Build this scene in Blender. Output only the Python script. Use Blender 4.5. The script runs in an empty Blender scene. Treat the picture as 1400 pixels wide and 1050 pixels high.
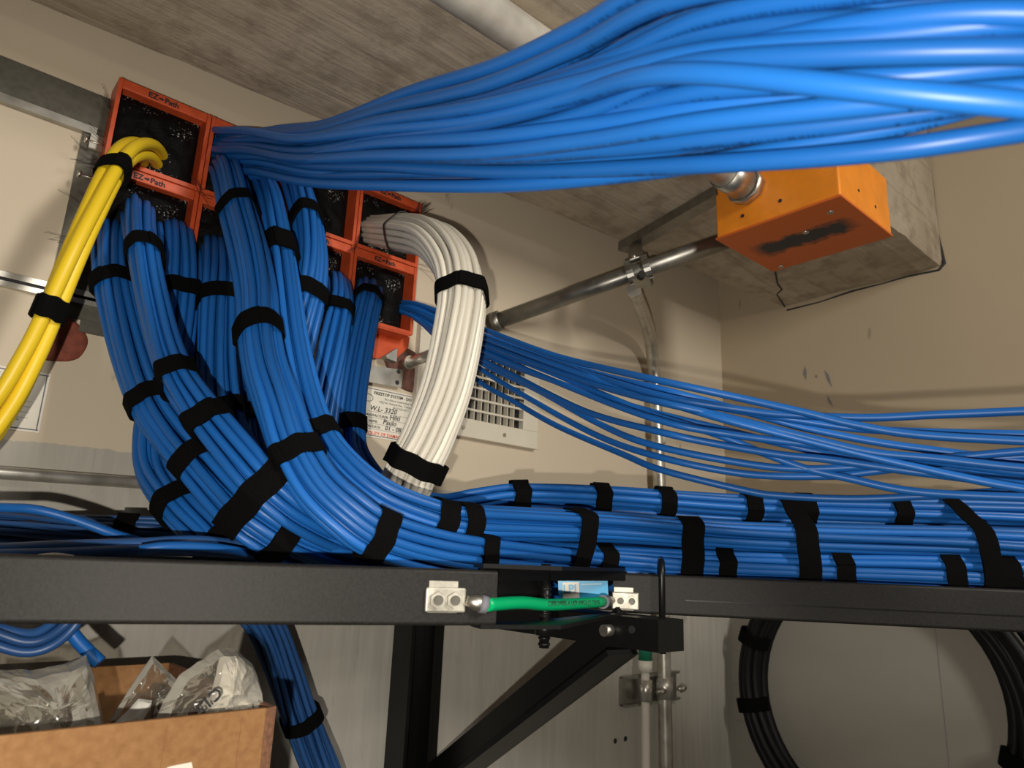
import bpy, bmesh, math, random
from mathutils import Vector, Matrix, noise
random.seed(7)
scn = bpy.context.scene
COL = scn.collection

# ------------------------------------------------------------------ camera
F = 970.0                                   # focal length in pixels of a 1400x1050 frame
CAM = Vector((0, 0, 2.2))
FW = Vector((.634, .734, .242)).normalized()
_r0 = FW.cross(Vector((0, 0, 1))).normalized(); _u0 = _r0.cross(FW)
_t = math.radians(2.3)
RT = _r0 * math.cos(_t) + _u0 * math.sin(_t)
UP = -_r0 * math.sin(_t) + _u0 * math.cos(_t)
cam = bpy.data.cameras.new('camera'); camo = bpy.data.objects.new('camera', cam); COL.objects.link(camo)
cam.sensor_width = 36; cam.lens = 36 * F / 1400; cam.clip_start = .01; cam.clip_end = 50
camo.matrix_world = Matrix(((RT.x, UP.x, -FW.x, CAM.x), (RT.y, UP.y, -FW.y, CAM.y), (RT.z, UP.z, -FW.z, CAM.z), (0, 0, 0, 1)))
cam.dof.use_dof = True; cam.dof.focus_distance = .72; cam.dof.aperture_fstop = 11
scn.camera = camo

# ------------------------------------------------------------------ world, lights, exposure
w = bpy.data.worlds.new('world'); scn.world = w; w.use_nodes = True
w.node_tree.nodes['Background'].inputs[0].default_value = (.9, .95, 1, 1)
w.node_tree.nodes['Background'].inputs[1].default_value = .05
vs = scn.view_settings
vs.view_transform = 'Standard'; vs.look = 'None'; vs.exposure = 0.0; vs.gamma = 1.0; vs.use_curve_mapping = False

def area(name, loc, target, size, power, col, sy=None):
    l = bpy.data.lights.new(name, 'AREA'); l.energy = power; l.color = col; l.size = size
    if sy: l.shape = 'RECTANGLE'; l.size_y = sy
    else: l.shape = 'DISK'
    o = bpy.data.objects.new(name, l); COL.objects.link(o); o.location = loc
    o.rotation_euler = (Vector(target) - Vector(loc)).to_track_quat('-Z', 'Y').to_euler()
    return o
# the phone's flash, a little left of and below the lens
fl = CAM - RT * .022 - UP * .031 - FW * .07
area('phone_flash', fl, fl + FW, .009, 4.4, (1, .92, .80))
# the room's ceiling light behind the photographer
area('ceiling_light', (.50, -.95, 2.85), (.25, .7, 2.40), .16, 15, (1, .94, .84), .40)

# ------------------------------------------------------------------ pixel helpers (1400x1050 frame)
def ray(px, py): return FW + RT * ((px - 700) / F) - UP * ((py - 525) / F)
def P(px, py, d): return CAM + ray(px, py) * d
def on(ax, v, px, py):
    k = ray(px, py); return CAM + k * ((v - CAM[ax]) / k[ax])
def proj(p):
    q = Vector(p) - CAM; d = q.dot(FW); return 700 + F * q.dot(RT) / d, 525 - F * q.dot(UP) / d

YW = .836; XW = 1.3295; YS = .80085; ZS = 2.735

# ------------------------------------------------------------------ materials
def nmat(name):
    m = bpy.data.materials.new(name); m.use_nodes = True
    nt = m.node_tree; b = nt.nodes['Principled BSDF']
    return m, nt, b
def N(nt, t, **k):
    n = nt.nodes.new(t)
    for a, v in k.items():
        if a == 'ins':
            for i, x in v.items(): n.inputs[i].default_value = x
        else: setattr(n, a, v)
    return n
def L(nt, a, b): nt.links.new(a, b)
def ramp(nt, fac, stops):
    r = N(nt, 'ShaderNodeValToRGB'); e = r.color_ramp.elements
    while len(e) < len(stops): e.new(.5)
    for x, (p, c) in zip(e, stops): x.position = p; x.color = (*c, 1) if len(c) == 3 else c
    L(nt, fac, r.inputs[0]); return r
def coords(nt, scale=(1, 1, 1), kind='Object'):
    tc = N(nt, 'ShaderNodeTexCoord'); mp = N(nt, 'ShaderNodeMapping'); mp.inputs['Scale'].default_value = scale
    L(nt, tc.outputs[kind], mp.inputs[0]); return mp.outputs[0]
def noi(nt, vec, scale, detail=4, rough=.55):
    n = N(nt, 'ShaderNodeTexNoise'); n.inputs['Scale'].default_value = scale
    n.inputs['Detail'].default_value = detail; n.inputs['Roughness'].default_value = rough
    L(nt, vec, n.inputs['Vector']); return n.outputs['Fac']
def mixc(nt, fac, a, b, mode='MIX'):
    m = N(nt, 'ShaderNodeMix', data_type='RGBA', blend_type=mode)
    for s, v in ((m.inputs[0], fac), (m.inputs[6], a), (m.inputs[7], b)):
        if hasattr(v, 'node'): L(nt, v, s)
        elif isinstance(v, (int, float)): s.default_value = v
        else: s.default_value = (*v, 1)
    return m.outputs[2]
def bump(nt, b, h, strength=.3, dist=.002):
    n = N(nt, 'ShaderNodeBump'); n.inputs['Strength'].default_value = strength; n.inputs['Distance'].default_value = dist
    L(nt, h, n.inputs['Height']); L(nt, n.outputs[0], b.inputs['Normal'])
def plain(name, col, rough=.5, metal=0, var=.12, scale=60, bmp=0, spec=.5):
    m, nt, b = nmat(name); v = coords(nt)
    f = noi(nt, v, scale)
    c = ramp(nt, f, [(.3, tuple(x * (1 - var) for x in col)), (.7, tuple(min(1, x * (1 + var)) for x in col))])
    L(nt, c.outputs[0], b.inputs['Base Color']); b.inputs['Roughness'].default_value = rough; b.inputs['Metallic'].default_value = metal
    b.inputs['Specular IOR Level'].default_value = spec
    if bmp: bump(nt, b, f, bmp, .001)
    return m

def mat_wall(name, base, low=None):
    m, nt, b = nmat(name); v = coords(nt, kind='Object')
    big = noi(nt, v, 5, 5); fine = noi(nt, v, 260, 3)
    c = ramp(nt, big, [(.3, tuple(x * .95 for x in base)), (.7, base)]).outputs[0]
    # a few scuffs
    sc = noi(nt, coords(nt, (1, 1, .35)), 38, 3)
    c = mixc(nt, ramp(nt, sc, [(.71, (0, 0, 0)), (.75, (.5, .5, .5))]).outputs[0], c, tuple(x * .45 for x in base))
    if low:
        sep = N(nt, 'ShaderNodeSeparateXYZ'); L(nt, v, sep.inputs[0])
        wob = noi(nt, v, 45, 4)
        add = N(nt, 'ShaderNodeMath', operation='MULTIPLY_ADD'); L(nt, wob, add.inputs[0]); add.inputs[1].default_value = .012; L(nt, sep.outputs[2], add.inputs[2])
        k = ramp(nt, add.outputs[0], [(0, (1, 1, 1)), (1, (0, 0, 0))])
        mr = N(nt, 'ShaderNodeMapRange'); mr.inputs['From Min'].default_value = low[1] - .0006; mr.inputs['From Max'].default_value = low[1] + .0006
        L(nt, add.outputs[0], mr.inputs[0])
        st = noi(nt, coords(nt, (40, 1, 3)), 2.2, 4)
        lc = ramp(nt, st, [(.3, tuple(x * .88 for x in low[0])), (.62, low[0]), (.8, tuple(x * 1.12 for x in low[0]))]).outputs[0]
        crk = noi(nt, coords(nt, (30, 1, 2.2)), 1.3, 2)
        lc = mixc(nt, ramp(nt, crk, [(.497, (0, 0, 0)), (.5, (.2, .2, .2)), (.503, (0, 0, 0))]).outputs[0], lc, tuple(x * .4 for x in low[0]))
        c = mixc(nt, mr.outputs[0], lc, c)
    L(nt, c, b.inputs['Base Color']); b.inputs['Roughness'].default_value = .75; b.inputs['Specular IOR Level'].default_value = .25
    hm = N(nt, 'ShaderNodeMath', operation='ADD'); L(nt, fine, hm.inputs[0]); L(nt, big, hm.inputs[1])
    bump(nt, b, hm.outputs[0], .12, .001)
    return m
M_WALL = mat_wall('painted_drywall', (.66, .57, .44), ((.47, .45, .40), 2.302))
M_WALLR = mat_wall('painted_drywall_tan', (.50, .41, .29), ((.33, .31, .27), 2.16))  # greyer lower zone: the dimness below the runway is put into the colour

def mat_concrete():
    m, nt, b = nmat('board_marked_concrete')
    v = coords(nt); big = noi(nt, v, 4, 6, .6); mid = noi(nt, v, 22, 6, .65)
    st = noi(nt, coords(nt, (1.1, 14, 14)), 5, 5, .6)          # board marks run along the beam
    c = ramp(nt, big, [(.3, (.34, .285, .215)), (.55, (.46, .39, .30)), (.75, (.52, .45, .35))]).outputs[0]
    c = mixc(nt, ramp(nt, mid, [(.36, (.55, .55, .55)), (.52, (0, 0, 0))]).outputs[0], c, (.22, .175, .125))
    c = mixc(nt, ramp(nt, st, [(.33, (.6, .6, .6)), (.45, (0, 0, 0))]).outputs[0], c, (.27, .22, .165))
    c = mixc(nt, ramp(nt, noi(nt, v, 7, 3), [(.68, (0, 0, 0)), (.74, (.6, .6, .6))]).outputs[0], c, (.60, .55, .46))
    L(nt, c, b.inputs['Base Color']); b.inputs['Roughness'].default_value = .9; b.inputs['Specular IOR Level'].default_value = .2
    a = N(nt, 'ShaderNodeMath', operation='ADD'); L(nt, mid, a.inputs[0]); L(nt, st, a.inputs[1])
    bump(nt, b, a.outputs[0], .55, .006)
    return m
M_CONC = mat_concrete()

def mat_cable(name, col, rough=.34, prints=True, spec=.5):
    m, nt, b = nmat(name)
    oi = N(nt, 'ShaderNodeObjectInfo')
    c = ramp(nt, oi.outputs['Random'], [(0, tuple(x * .82 for x in col)), (1, tuple(min(1, x * 1.15) for x in col))]).outputs[0]
    if prints:
        uv = N(nt, 'ShaderNodeUVMap'); sep = N(nt, 'ShaderNodeSeparateXYZ'); L(nt, uv.outputs[0], sep.inputs[0])
        # jacket print: a narrow broken line of tiny dark marks along the cable
        band = N(nt, 'ShaderNodeMath', operation='COMPARE'); L(nt, sep.outputs[1], band.inputs[0]); band.inputs[1].default_value = .5; band.inputs[2].default_value = .06
        cu = N(nt, 'ShaderNodeCombineXYZ'); L(nt, sep.outputs[0], cu.inputs[0]); L(nt, oi.outputs['Random'], cu.inputs[2])
        d1 = noi(nt, cu.outputs[0], 900, 1); d2 = noi(nt, cu.outputs[0], 9, 1)
        g1 = N(nt, 'ShaderNodeMath', operation='GREATER_THAN'); L(nt, d1, g1.inputs[0]); g1.inputs[1].default_value = .5
        g2 = N(nt, 'ShaderNodeMath', operation='GREATER_THAN'); L(nt, d2, g2.inputs[0]); g2.inputs[1].default_value = .5
        k = N(nt, 'ShaderNodeMath', operation='MULTIPLY'); L(nt, g1.outputs[0], k.inputs[0]); L(nt, g2.outputs[0], k.inputs[1])
        k2 = N(nt, 'ShaderNodeMath', operation='MULTIPLY'); L(nt, k.outputs[0], k2.inputs[0]); L(nt, band.outputs[0], k2.inputs[1])
        k3 = N(nt, 'ShaderNodeMath', operation='MULTIPLY'); L(nt, k2.outputs[0], k3.inputs[0]); k3.inputs[1].default_value = .6
        c = mixc(nt, k3.outputs[0], c, tuple(x * .25 for x in col))
    L(nt, c, b.inputs['Base Color']); b.inputs['Roughness'].default_value = rough; b.inputs['Specular IOR Level'].default_value = spec
    return m
M_BLUE = mat_cable('blue_cable_jacket', (.010, .118, .43), .42, True, .4)
M_BLUE_D = mat_cable('old_blue_cable_jacket', (.022, .085, .26), .4)
M_WHITE = mat_cable('white_cable_jacket', (.74, .70, .60), .4)
M_YEL = mat_cable('yellow_cable_jacket', (.86, .60, .02), .42, False)
M_BLACKC = mat_cable('black_cable_jacket', (.006, .006, .007), .5, False, .25)
M_GREEN = mat_cable('green_insulation', (.0, .36, .13), .35)
M_VELCRO = plain('black_hook_and_loop', (.0035, .0035, .0037), .95, 0, .3, 900, .5, .06)
M_ZIP = plain('black_nylon', (.012, .012, .012), .4)
def mat_orange():
    m, nt, b = nmat('orange_painted_steel'); v = coords(nt)
    f = noi(nt, v, 60, 5)
    c = ramp(nt, f, [(.3, (.50, .065, .018)), (.7, (.66, .10, .03))]).outputs[0]
    L(nt, c, b.inputs['Base Color']); b.inputs['Roughness'].default_value = .42; return m
M_ORANGE = mat_orange()
M_JBOX = plain('bright_orange_paint', (.84, .27, .02), .38, 0, .1, 30)
def mat_jcover():
    m, nt, b = nmat('red_orange_cover_with_black_overspray'); v = coords(nt)
    sep = N(nt, 'ShaderNodeSeparateXYZ'); L(nt, v, sep.inputs[0])
    f = noi(nt, v, 55, 4)
    # a black sprayed-over streak along the middle of the cover
    a = N(nt, 'ShaderNodeMath', operation='ABSOLUTE'); L(nt, sep.outputs[0], a.inputs[0])
    s = N(nt, 'ShaderNodeMath', operation='MULTIPLY_ADD'); L(nt, f, s.inputs[0]); s.inputs[1].default_value = -.035; L(nt, a.outputs[0], s.inputs[2])
    mr = N(nt, 'ShaderNodeMapRange'); mr.inputs['From Min'].default_value = -.004; mr.inputs['From Max'].default_value = .008
    mr.inputs['To Min'].default_value = 1; mr.inputs['To Max'].default_value = 0; L(nt, s.outputs[0], mr.inputs[0])
    ay = N(nt, 'ShaderNodeMath', operation='ABSOLUTE'); L(nt, sep.outputs[1], ay.inputs[0])
    my = N(nt, 'ShaderNodeMapRange'); my.inputs['From Min'].default_value = .055; my.inputs['From Max'].default_value = .075
    my.inputs['To Min'].default_value = 1; my.inputs['To Max'].default_value = 0; L(nt, ay.outputs[0], my.inputs[0])
    k = N(nt, 'ShaderNodeMath', operation='MULTIPLY'); L(nt, mr.outputs[0], k.inputs[0]); L(nt, my.outputs[0], k.inputs[1])
    c = mixc(nt, k.outputs[0], (.62, .13, .022), (.03, .03, .034))
    L(nt, c, b.inputs['Base Color']); b.inputs['Roughness'].default_value = .45; return m
M_JCOVER = mat_jcover()
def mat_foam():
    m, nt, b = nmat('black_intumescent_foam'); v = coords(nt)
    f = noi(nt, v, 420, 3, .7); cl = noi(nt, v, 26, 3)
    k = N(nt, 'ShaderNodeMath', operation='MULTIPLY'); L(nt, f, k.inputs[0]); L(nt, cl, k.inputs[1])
    c = ramp(nt, k.outputs[0], [(.355, (.004, .004, .004)), (.385, (.5, .5, .48))]).outputs[0]      # pale flecks painted in for glints of light on the foam
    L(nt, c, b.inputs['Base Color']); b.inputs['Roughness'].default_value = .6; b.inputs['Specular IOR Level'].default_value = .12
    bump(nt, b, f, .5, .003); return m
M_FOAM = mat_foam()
def mat_galv(name, col, rough, metal=1.0, sc=70):
    m, nt, b = nmat(name); v = coords(nt)
    vo = N(nt, 'ShaderNodeTexVoronoi'); vo.inputs['Scale'].default_value = sc; L(nt, v, vo.inputs['Vector'])
    f = noi(nt, v, 30, 4)
    c = ramp(nt, f, [(.3, tuple(x * .75 for x in col)), (.7, col)]).outputs[0]
    c = mixc(nt, .15, c, vo.outputs['Distance'], 'OVERLAY')
    L(nt, c, b.inputs['Base Color']); b.inputs['Metallic'].default_value = metal
    r = ramp(nt, f, [(.3, (rough * .8,) * 3), (.7, (min(1, rough * 1.3),) * 3)]); L(nt, r.outputs[0], b.inputs['Roughness'])
    return m
M_GALV = mat_galv('galvanised_steel', (.50, .49, .45), .42)
M_STUD = mat_galv('dull_galvanised_sheet', (.135, .128, .105), .55, .3, 160)
M_EMT = mat_galv('steel_conduit', (.66, .63, .56), .33, .7)
M_EMTB = mat_galv('bright_zinc_conduit', (.80, .77, .70), .42, .3)
M_EMTD = mat_galv('dark_steel_conduit', (.30, .29, .26), .36, .85)
M_CHROME = plain('bright_tin_plate', (.62, .60, .54), .42, 1, .15, 80)
M_BLKST = plain('black_powder_coat', (.0125, .0115, .0105), .55, 0, .4, 500, .08, .28)
M_BLKST2 = plain('black_satin_steel', (.006, .006, .006), .36, 0, .2, 200, .05, .35)
M_LUG = plain('tinned_copper', (.46, .44, .38), .5, .65, .3, 90, .3)
M_VENT = plain('cream_enamel', (.70, .65, .54), .45, 0, .05, 20)
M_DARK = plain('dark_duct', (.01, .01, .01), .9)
M_SIGN = plain('cream_label_card', (.82, .78, .68), .6, 0, .03, 30)
M_INK = plain('black_ink', (.02, .02, .025), .7)
M_INKG = plain('grey_ink', (.22, .22, .22), .7)
M_INKR = plain('orange_red_ink', (.75, .10, .03), .7)
M_BORDER = plain('grey_border_ink', (.16, .16, .19), .7)
M_SEAL = plain('red_firestop_sealant', (.25, .065, .04), .8, 0, .25, 120, .6)
M_SEALB = plain('brown_firestop_sealant', (.13, .055, .04), .8, 0, .3, 120, .6)
def mat_card():
    m, nt, b = nmat('corrugated_cardboard'); v = coords(nt)
    f = noi(nt, v, 160, 4); g = noi(nt, coords(nt, (60, 60, 2)), 3, 2)
    c = ramp(nt, f, [(.3, (.27, .135, .055)), (.7, (.36, .19, .082))]).outputs[0]
    L(nt, c, b.inputs['Base Color']); b.inputs['Roughness'].default_value = .85; b.inputs['Specular IOR Level'].default_value = .2
    bump(nt, b, g, .15, .001); return m
M_CARD = mat_card()
M_CARDE = plain('cardboard_cut_edge', (.24, .115, .065), .9, 0, .3, 300, .5)
M_PAPER = plain('white_plastic_sheet', (.80, .78, .72), .45, 0, .04, 30)
M_LPI = plain('cyan_label', (.03, .34, .62), .35, 0, .03, 20)
M_PVC = plain('white_pipe', (.72, .69, .60), .4, 0, .05, 20)
M_GREENCAP = plain('green_fitting', (.01, .16, .09), .5)
def mat_film(name, opac, tint=(.88, .86, .82)):
    m, nt, b = nmat(name); out = nt.nodes['Material Output']
    tr = N(nt, 'ShaderNodeBsdfTransparent'); tr.inputs[0].default_value = (*tint, 1)
    b.inputs['Base Color'].default_value = (.40, .38, .33, 1); b.inputs['Roughness'].default_value = .14; b.inputs['Specular IOR Level'].default_value = .7
    f = noi(nt, coords(nt), 45, 3)
    lw = N(nt, 'ShaderNodeFresnel'); lw.inputs[0].default_value = 1.5
    r = ramp(nt, f, [(.35, (opac * .7,) * 3), (.75, (min(1, opac * 1.6),) * 3)])
    a = N(nt, 'ShaderNodeMath', operation='ADD'); L(nt, r.outputs[0], a.inputs[0]); L(nt, lw.outputs[0], a.inputs[1]); a.use_clamp = True
    mx = N(nt, 'ShaderNodeMixShader'); L(nt, a.outputs[0], mx.inputs[0]); L(nt, tr.outputs[0], mx.inputs[1]); L(nt, b.outputs[0], mx.inputs[2])
    L(nt, mx.outputs[0], out.inputs[0]); bump(nt, b, noi(nt, coords(nt), 70, 3), .4, .004)
    return m
M_FILM = mat_film('clear_plastic_film', .06)
M_FLOOR = plain('grey_floor', (.25, .24, .22), .7)
M_CEIL = plain('bare_concrete_ceiling', (.30, .28, .25), .9)
M_FAR = plain('grey_block_wall', (.22, .21, .20), .9)

# ------------------------------------------------------------------ mesh helpers
def root_org(p):
    while p:
        if '_org' in p: return p['_org']
        p = p.parent
    return (0, 0, 0)
class MB:
    def __init__(s): s.v = []; s.f = []; s.uv = []; s.smooth = []
    def add(s, vs, fs, smooth=False, uvs=None):
        o = len(s.v); s.v += [Vector(x) for x in vs]
        for i, f in enumerate(fs):
            s.f.append([o + k for k in f]); s.smooth.append(smooth)
            s.uv.append(uvs[i] if uvs else [(0, 0)] * len(f))
        return s
    def hexa(s, c):      # 8 corners: bottom 4 (ccw), top 4
        return s.add(c, [(3, 2, 1, 0), (4, 5, 6, 7), (0, 1, 5, 4), (1, 2, 6, 5), (2, 3, 7, 6), (3, 0, 4, 7)])
    def box(s, a, b):
        (x0, y0, z0), (x1, y1, z1) = a, b
        return s.hexa([(x0, y0, z0), (x1, y0, z0), (x1, y1, z0), (x0, y1, z0), (x0, y0, z1), (x1, y0, z1), (x1, y1, z1), (x0, y1, z1)])
    def beam(s, p0, p1, wd, ht, up=(0, 0, 1), bev=0):
        p0 = Vector(p0); p1 = Vector(p1); t = (p1 - p0).normalized(); sd = t.cross(Vector(up)).normalized(); u = sd.cross(t)
        h, k = wd / 2, ht / 2
        if not bev:
            q = [(-h, -k), (h, -k), (h, k), (-h, k)]
        else:
            q = []
            for cx, cy, a0 in ((h - bev, -k + bev, -90), (h - bev, k - bev, 0), (-h + bev, k - bev, 90), (-h + bev, -k + bev, 180)):
                for j in range(4):
                    a = math.radians(a0 + 30 * j); q.append((cx + bev * math.cos(a), cy + bev * math.sin(a)))
        n = len(q); vs = [p0 + sd * a + u * b for a, b in q] + [p1 + sd * a + u * b for a, b in q]
        fs = [(i, (i + 1) % n, n + (i + 1) % n, n + i) for i in range(n)] + [tuple(range(n))[::-1], tuple(range(n, 2 * n))]
        return s.add(vs, fs)
    def prism(s, poly, d):           # polygon (3D points) extruded by vector d
        n = len(poly); d = Vector(d); vs = [Vector(p) for p in poly]; vs += [p + d for p in vs]
        return s.add(vs, [tuple(range(n))[::-1], tuple(range(n, 2 * n))] + [(i, (i + 1) % n, n + (i + 1) % n, n + i) for i in range(n)])
    def tube(s, pts, r, seg=8, closed=False, caps=True):
        pts = [Vector(p) for p in pts]; n = len(pts); rs = r if isinstance(r, (list, tuple)) else [r] * n
        fr = frames(pts, closed); vs = []; L_ = [0]
        for i in range(1, n): L_.append(L_[-1] + (pts[i] - pts[i - 1]).length)
        for i in range(n):
            t, a, b = fr[i]
            for j in range(seg):
                g = 2 * math.pi * j / seg; vs.append(pts[i] + (a * math.cos(g) + b * math.sin(g)) * rs[i])
        fs = []; uv = []
        for i in range(n if closed else n - 1):
            k = (i + 1) % n
            for j in range(seg):
                m = (j + 1) % seg
                fs.append((i * seg + j, i * seg + m, k * seg + m, k * seg + j))
                u0, u1 = L_[i], L_[i + 1] if i + 1 < n else L_[-1] + .01
                uv.append([(u0, j / seg), (u0, (j + 1) / seg), (u1, (j + 1) / seg), (u1, j / seg)])
        s.add(vs, fs, True, uv)
        if caps and not closed:
            o = len(s.v) - len(vs)
            s.f.append([o + j for j in range(seg)][::-1]); s.smooth.append(False); s.uv.append([(0, 0)] * seg)
            s.f.append([o + (n - 1) * seg + j for j in range(seg)]); s.smooth.append(False); s.uv.append([(0, 0)] * seg)
        return s
    def cyl(s, p0, p1, r, seg=16, r2=None): return s.tube([p0, p1], [r, r if r2 is None else r2], seg)
    def build(s, name, mat, parent=None):
        org = Vector(root_org(parent)); me = bpy.data.meshes.new(name)
        me.from_pydata([v - org for v in s.v], [], s.f)
        me.polygons.foreach_set('use_smooth', s.smooth)
        ul = me.uv_layers.new(name='UVMap'); flat = []
        for u in s.uv:
            for a in u: flat += [a[0], a[1]]
        ul.data.foreach_set('uv', flat); me.update()
        me.materials.append(mat); o = bpy.data.objects.new(name, me); COL.objects.link(o)
        if parent: o.parent = parent
        return o
def frames(pts, closed=False):
    n = len(pts); T = []
    for i in range(n):
        a = pts[i - 1] if (i or closed) else pts[i]; b = pts[(i + 1) % n] if (i < n - 1 or closed) else pts[i]
        d = b - a; T.append(d.normalized() if d.length > 1e-9 else Vector((0, 0, 1)))
    ref = Vector((0, 0, 1)) if abs(T[0].z) < .9 else Vector((1, 0, 0))
    a = (ref - T[0] * ref.dot(T[0])).normalized(); out = []
    for t in T:
        a = a - t * a.dot(t); a.normalize(); out.append((t, a.copy(), t.cross(a)))
    return out
def spline(ctrl, per=6):
    """centripetal-ish Catmull-Rom through lists of equal-length tuples"""
    c = [list(x) for x in ctrl]; c = [[2 * a - b for a, b in zip(c[0], c[1])]] + c + [[2 * a - b for a, b in zip(c[-1], c[-2])]]
    out = []
    for i in range(1, len(c) - 2):
        p0, p1, p2, p3 = c[i - 1:i + 3]
        for k in range(per):
            t = k / per; t2 = t * t; t3 = t2 * t
            out.append([.5 * (2 * b + (d - a) * t + (2 * a - 5 * b + 4 * d - e) * t2 + (3 * b - a - 3 * d + e) * t3) for a, b, d, e in zip(p0, p1, p2, p3)])
    out.append(c[-2]); return out
def tag(o, label, cat, group=None, kind=None):
    if label: o['label'] = label
    if cat: o['category'] = cat
    if group: o['group'] = group
    if kind: o['kind'] = kind
    return o
def thing(name, label, cat, loc=(0, 0, 0), group=None):
    o = bpy.data.objects.new(name, None); COL.objects.link(o); o.location = loc; o['_org'] = tuple(loc); o.empty_display_size = .02
    return tag(o, label, cat, group)
def struct(o): o['kind'] = 'structure'; return o
def bevel(o, wd=.001, seg=2):
    m = o.modifiers.new('bevel', 'BEVEL'); m.width = wd; m.segments = seg; m.limit_method = 'ANGLE'; return o
def text_mesh(txt, size, origin, xdir, ydir, mat, parent, name='lettering', depth=.0003, align='LEFT', shear=0, bold=0):
    cu = bpy.data.curves.new('t', 'FONT'); cu.body = txt; cu.size = size; cu.extrude = depth; cu.align_x = align; cu.shear = shear; cu.offset = bold; cu.resolution_u = 2
    to = bpy.data.objects.new('t', cu); COL.objects.link(to)
    dg = bpy.context.evaluated_depsgraph_get(); me = bpy.data.meshes.new_from_object(to.evaluated_get(dg))
    bpy.data.objects.remove(to); bpy.data.curves.remove(cu)
    xdir = Vector(xdir).normalized(); ydir = Vector(ydir).normalized(); zd = xdir.cross(ydir)
    org = Vector(root_org(parent))
    for v in me.vertices: v.co = Vector(origin) + xdir * v.co.x + ydir * v.co.y + zd * v.co.z - org
    me.materials.clear(); me.materials.append(mat); me.name = name
    o = bpy.data.objects.new(name, me); COL.objects.link(o)
    if parent: o.parent = parent
    return o

# ================================================================== the room
struct(MB().box((-2.2, -2.2, -.1), (XW + .1, YW + .1, 0)).build('floor', M_FLOOR))
struct(MB().box((-2.2, -2.2, 3.05), (XW + .1, YW + .1, 3.15)).build('ceiling', M_CEIL))
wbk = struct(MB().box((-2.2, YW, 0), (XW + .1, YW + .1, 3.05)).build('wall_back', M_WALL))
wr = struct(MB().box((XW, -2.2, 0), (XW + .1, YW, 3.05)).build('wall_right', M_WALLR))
struct(MB().box((-2.2, -2.2, 0), (-2.1, YW, 3.05)).build('wall_left', M_FAR))
struct(MB().box((-2.1, -2.2, 0), (XW, -2.1, 3.05)).build('wall_front', M_FAR))
# panel seam on the right wall
MB().beam((XW, .457, 1.2), (XW, .457, 2.20), .0012, .0008, (1, 0, 0)).build('panel_seam', M_INKG, wr)

for i, q in enumerate((((1100, 500), (1103, 508), (1102, 520), (1098, 512)), ((1127, 506), (1133, 512), (1138, 530), (1131, 520)), ((1131, 540), (1136, 548), (1139, 556), (1133, 550)), ((1115, 512), (1118, 514), (1117, 517), (1114, 515)))):
    MB().prism([on(0, XW - .0003, *p) for p in q], (-.0002, 0, 0)).build('scuff', M_INKG, wr)
# concrete beam with a rough lower edge
def concrete_beam():
    mb = MB(); nx = 150; x0, x1 = -2.1, XW - .004
    def back(x): return .801 - .083 * x
    prof = []
    for i in range(nx + 1):
        x = x0 + (x1 - x0) * i / nx
        n1 = noise.noise(Vector((x * 9, 3, 1))) * .004 + noise.noise(Vector((x * 40, 1, 7))) * .0025
        n2 = noise.noise(Vector((x * 9, 8, 5))) * .003 + noise.noise(Vector((x * 45, 2, 9))) * .002
        yb = min(back(x), YW - .001); yf = .385
        ring = [(x, yf, 3.05), (x, yf + n2 * .3, ZS + .012), (x, yf + .004 + n2, ZS + .002)]
        for k in range(1, 9):
            y = yf + (yb - yf) * k / 9
            ring.append((x, y, ZS + noise.noise(Vector((x * 4, y * 14, 2))) * .003))
        ring += [(x, yb - .004 + n1, ZS + .001), (x, yb + n1 * .5, ZS + .010), (x, yb, 3.05)]
        prof.append(ring)
    m = len(prof[0]); vs = [p for r in prof for p in r]
    fs = [(i * m + j, (i + 1) * m + j, (i + 1) * m + j + 1, i * m + j + 1) for i in range(nx) for j in range(m - 1)]
    fs += [tuple(range(m)), tuple(range(nx * m, nx * m + m))[::-1]]
    mb.add(vs, fs); return struct(mb.build('trim_1', M_CONC))
cb = concrete_beam(); cb['label'] = 'rough board-marked concrete beam under the ceiling'
# formwork crack at the end of the beam beyond the orange box
MB().tube([on(2, ZS - .0005, x, y) for x, y in ((1060, 372), (1063, 388), (1069, 396), (1062, 402), (1068, 412), (1076, 424))], .0016, 5).build('crack', M_INK, cb)
MB().tube([on(0, XW - .001, x, y) for x, y in ((1076, 424), (1120, 413), (1165, 398), (1205, 388), (1240, 378), (1284, 369), (1291, 360), (1288, 345), (1283, 320), (1276, 260), (1268, 200))], [.0018, .0012, .002, .0011, .0016, .002, .0034, .0026, .0008, .0016, .0014], 5).build('joint_gap', M_INK, cb)

# ---- steel framing round the wall opening
def wall_strip(pxs, th, name, mat, y=YW):
    poly = [on(1, y, *q) for q in pxs]
    return MB().prism(poly, (0, -th, 0)).build(name, mat)
fr = thing('steel_stud_frame', 'dull galvanised stud framing set into the wall left of the orange pathways', 'stud frame', (.1, YW, 2.45))
def strip(a, b, th, name, mat): MB().box((a[0], YW - th, a[1]), (b[0], YW, b[1])).build(name, mat, fr)
strip((-.6, 2.643), (.108, 2.684), .006, 'top_track', M_STUD)
strip((-.6, 2.634), (.100, 2.643), .008, 'track_lip', M_GALV)
strip((.088, 2.428), (.16, 2.643), .004, 'stud', M_STUD)
strip((-.6, 2.4525), (.21, 2.4585), .007, 'bottom_rail', M_CHROME)
strip((-.6, 2.4435), (.21, 2.4490), .007, 'bottom_rail', M_CHROME)
strip((-.6, 2.4490), (.21, 2.4525), .004, 'rail_slot', M_INK)
strip((.12, 2.415), (.215, 2.4435), .003, 'lower_plate', M_STUD)
strip((.095, 2.626), (.112, 2.634), .009, 'bright_clip', M_CHROME)
strip((.095, 2.616), (.112, 2.624), .009, 'bright_clip', M_CHROME)
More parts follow.
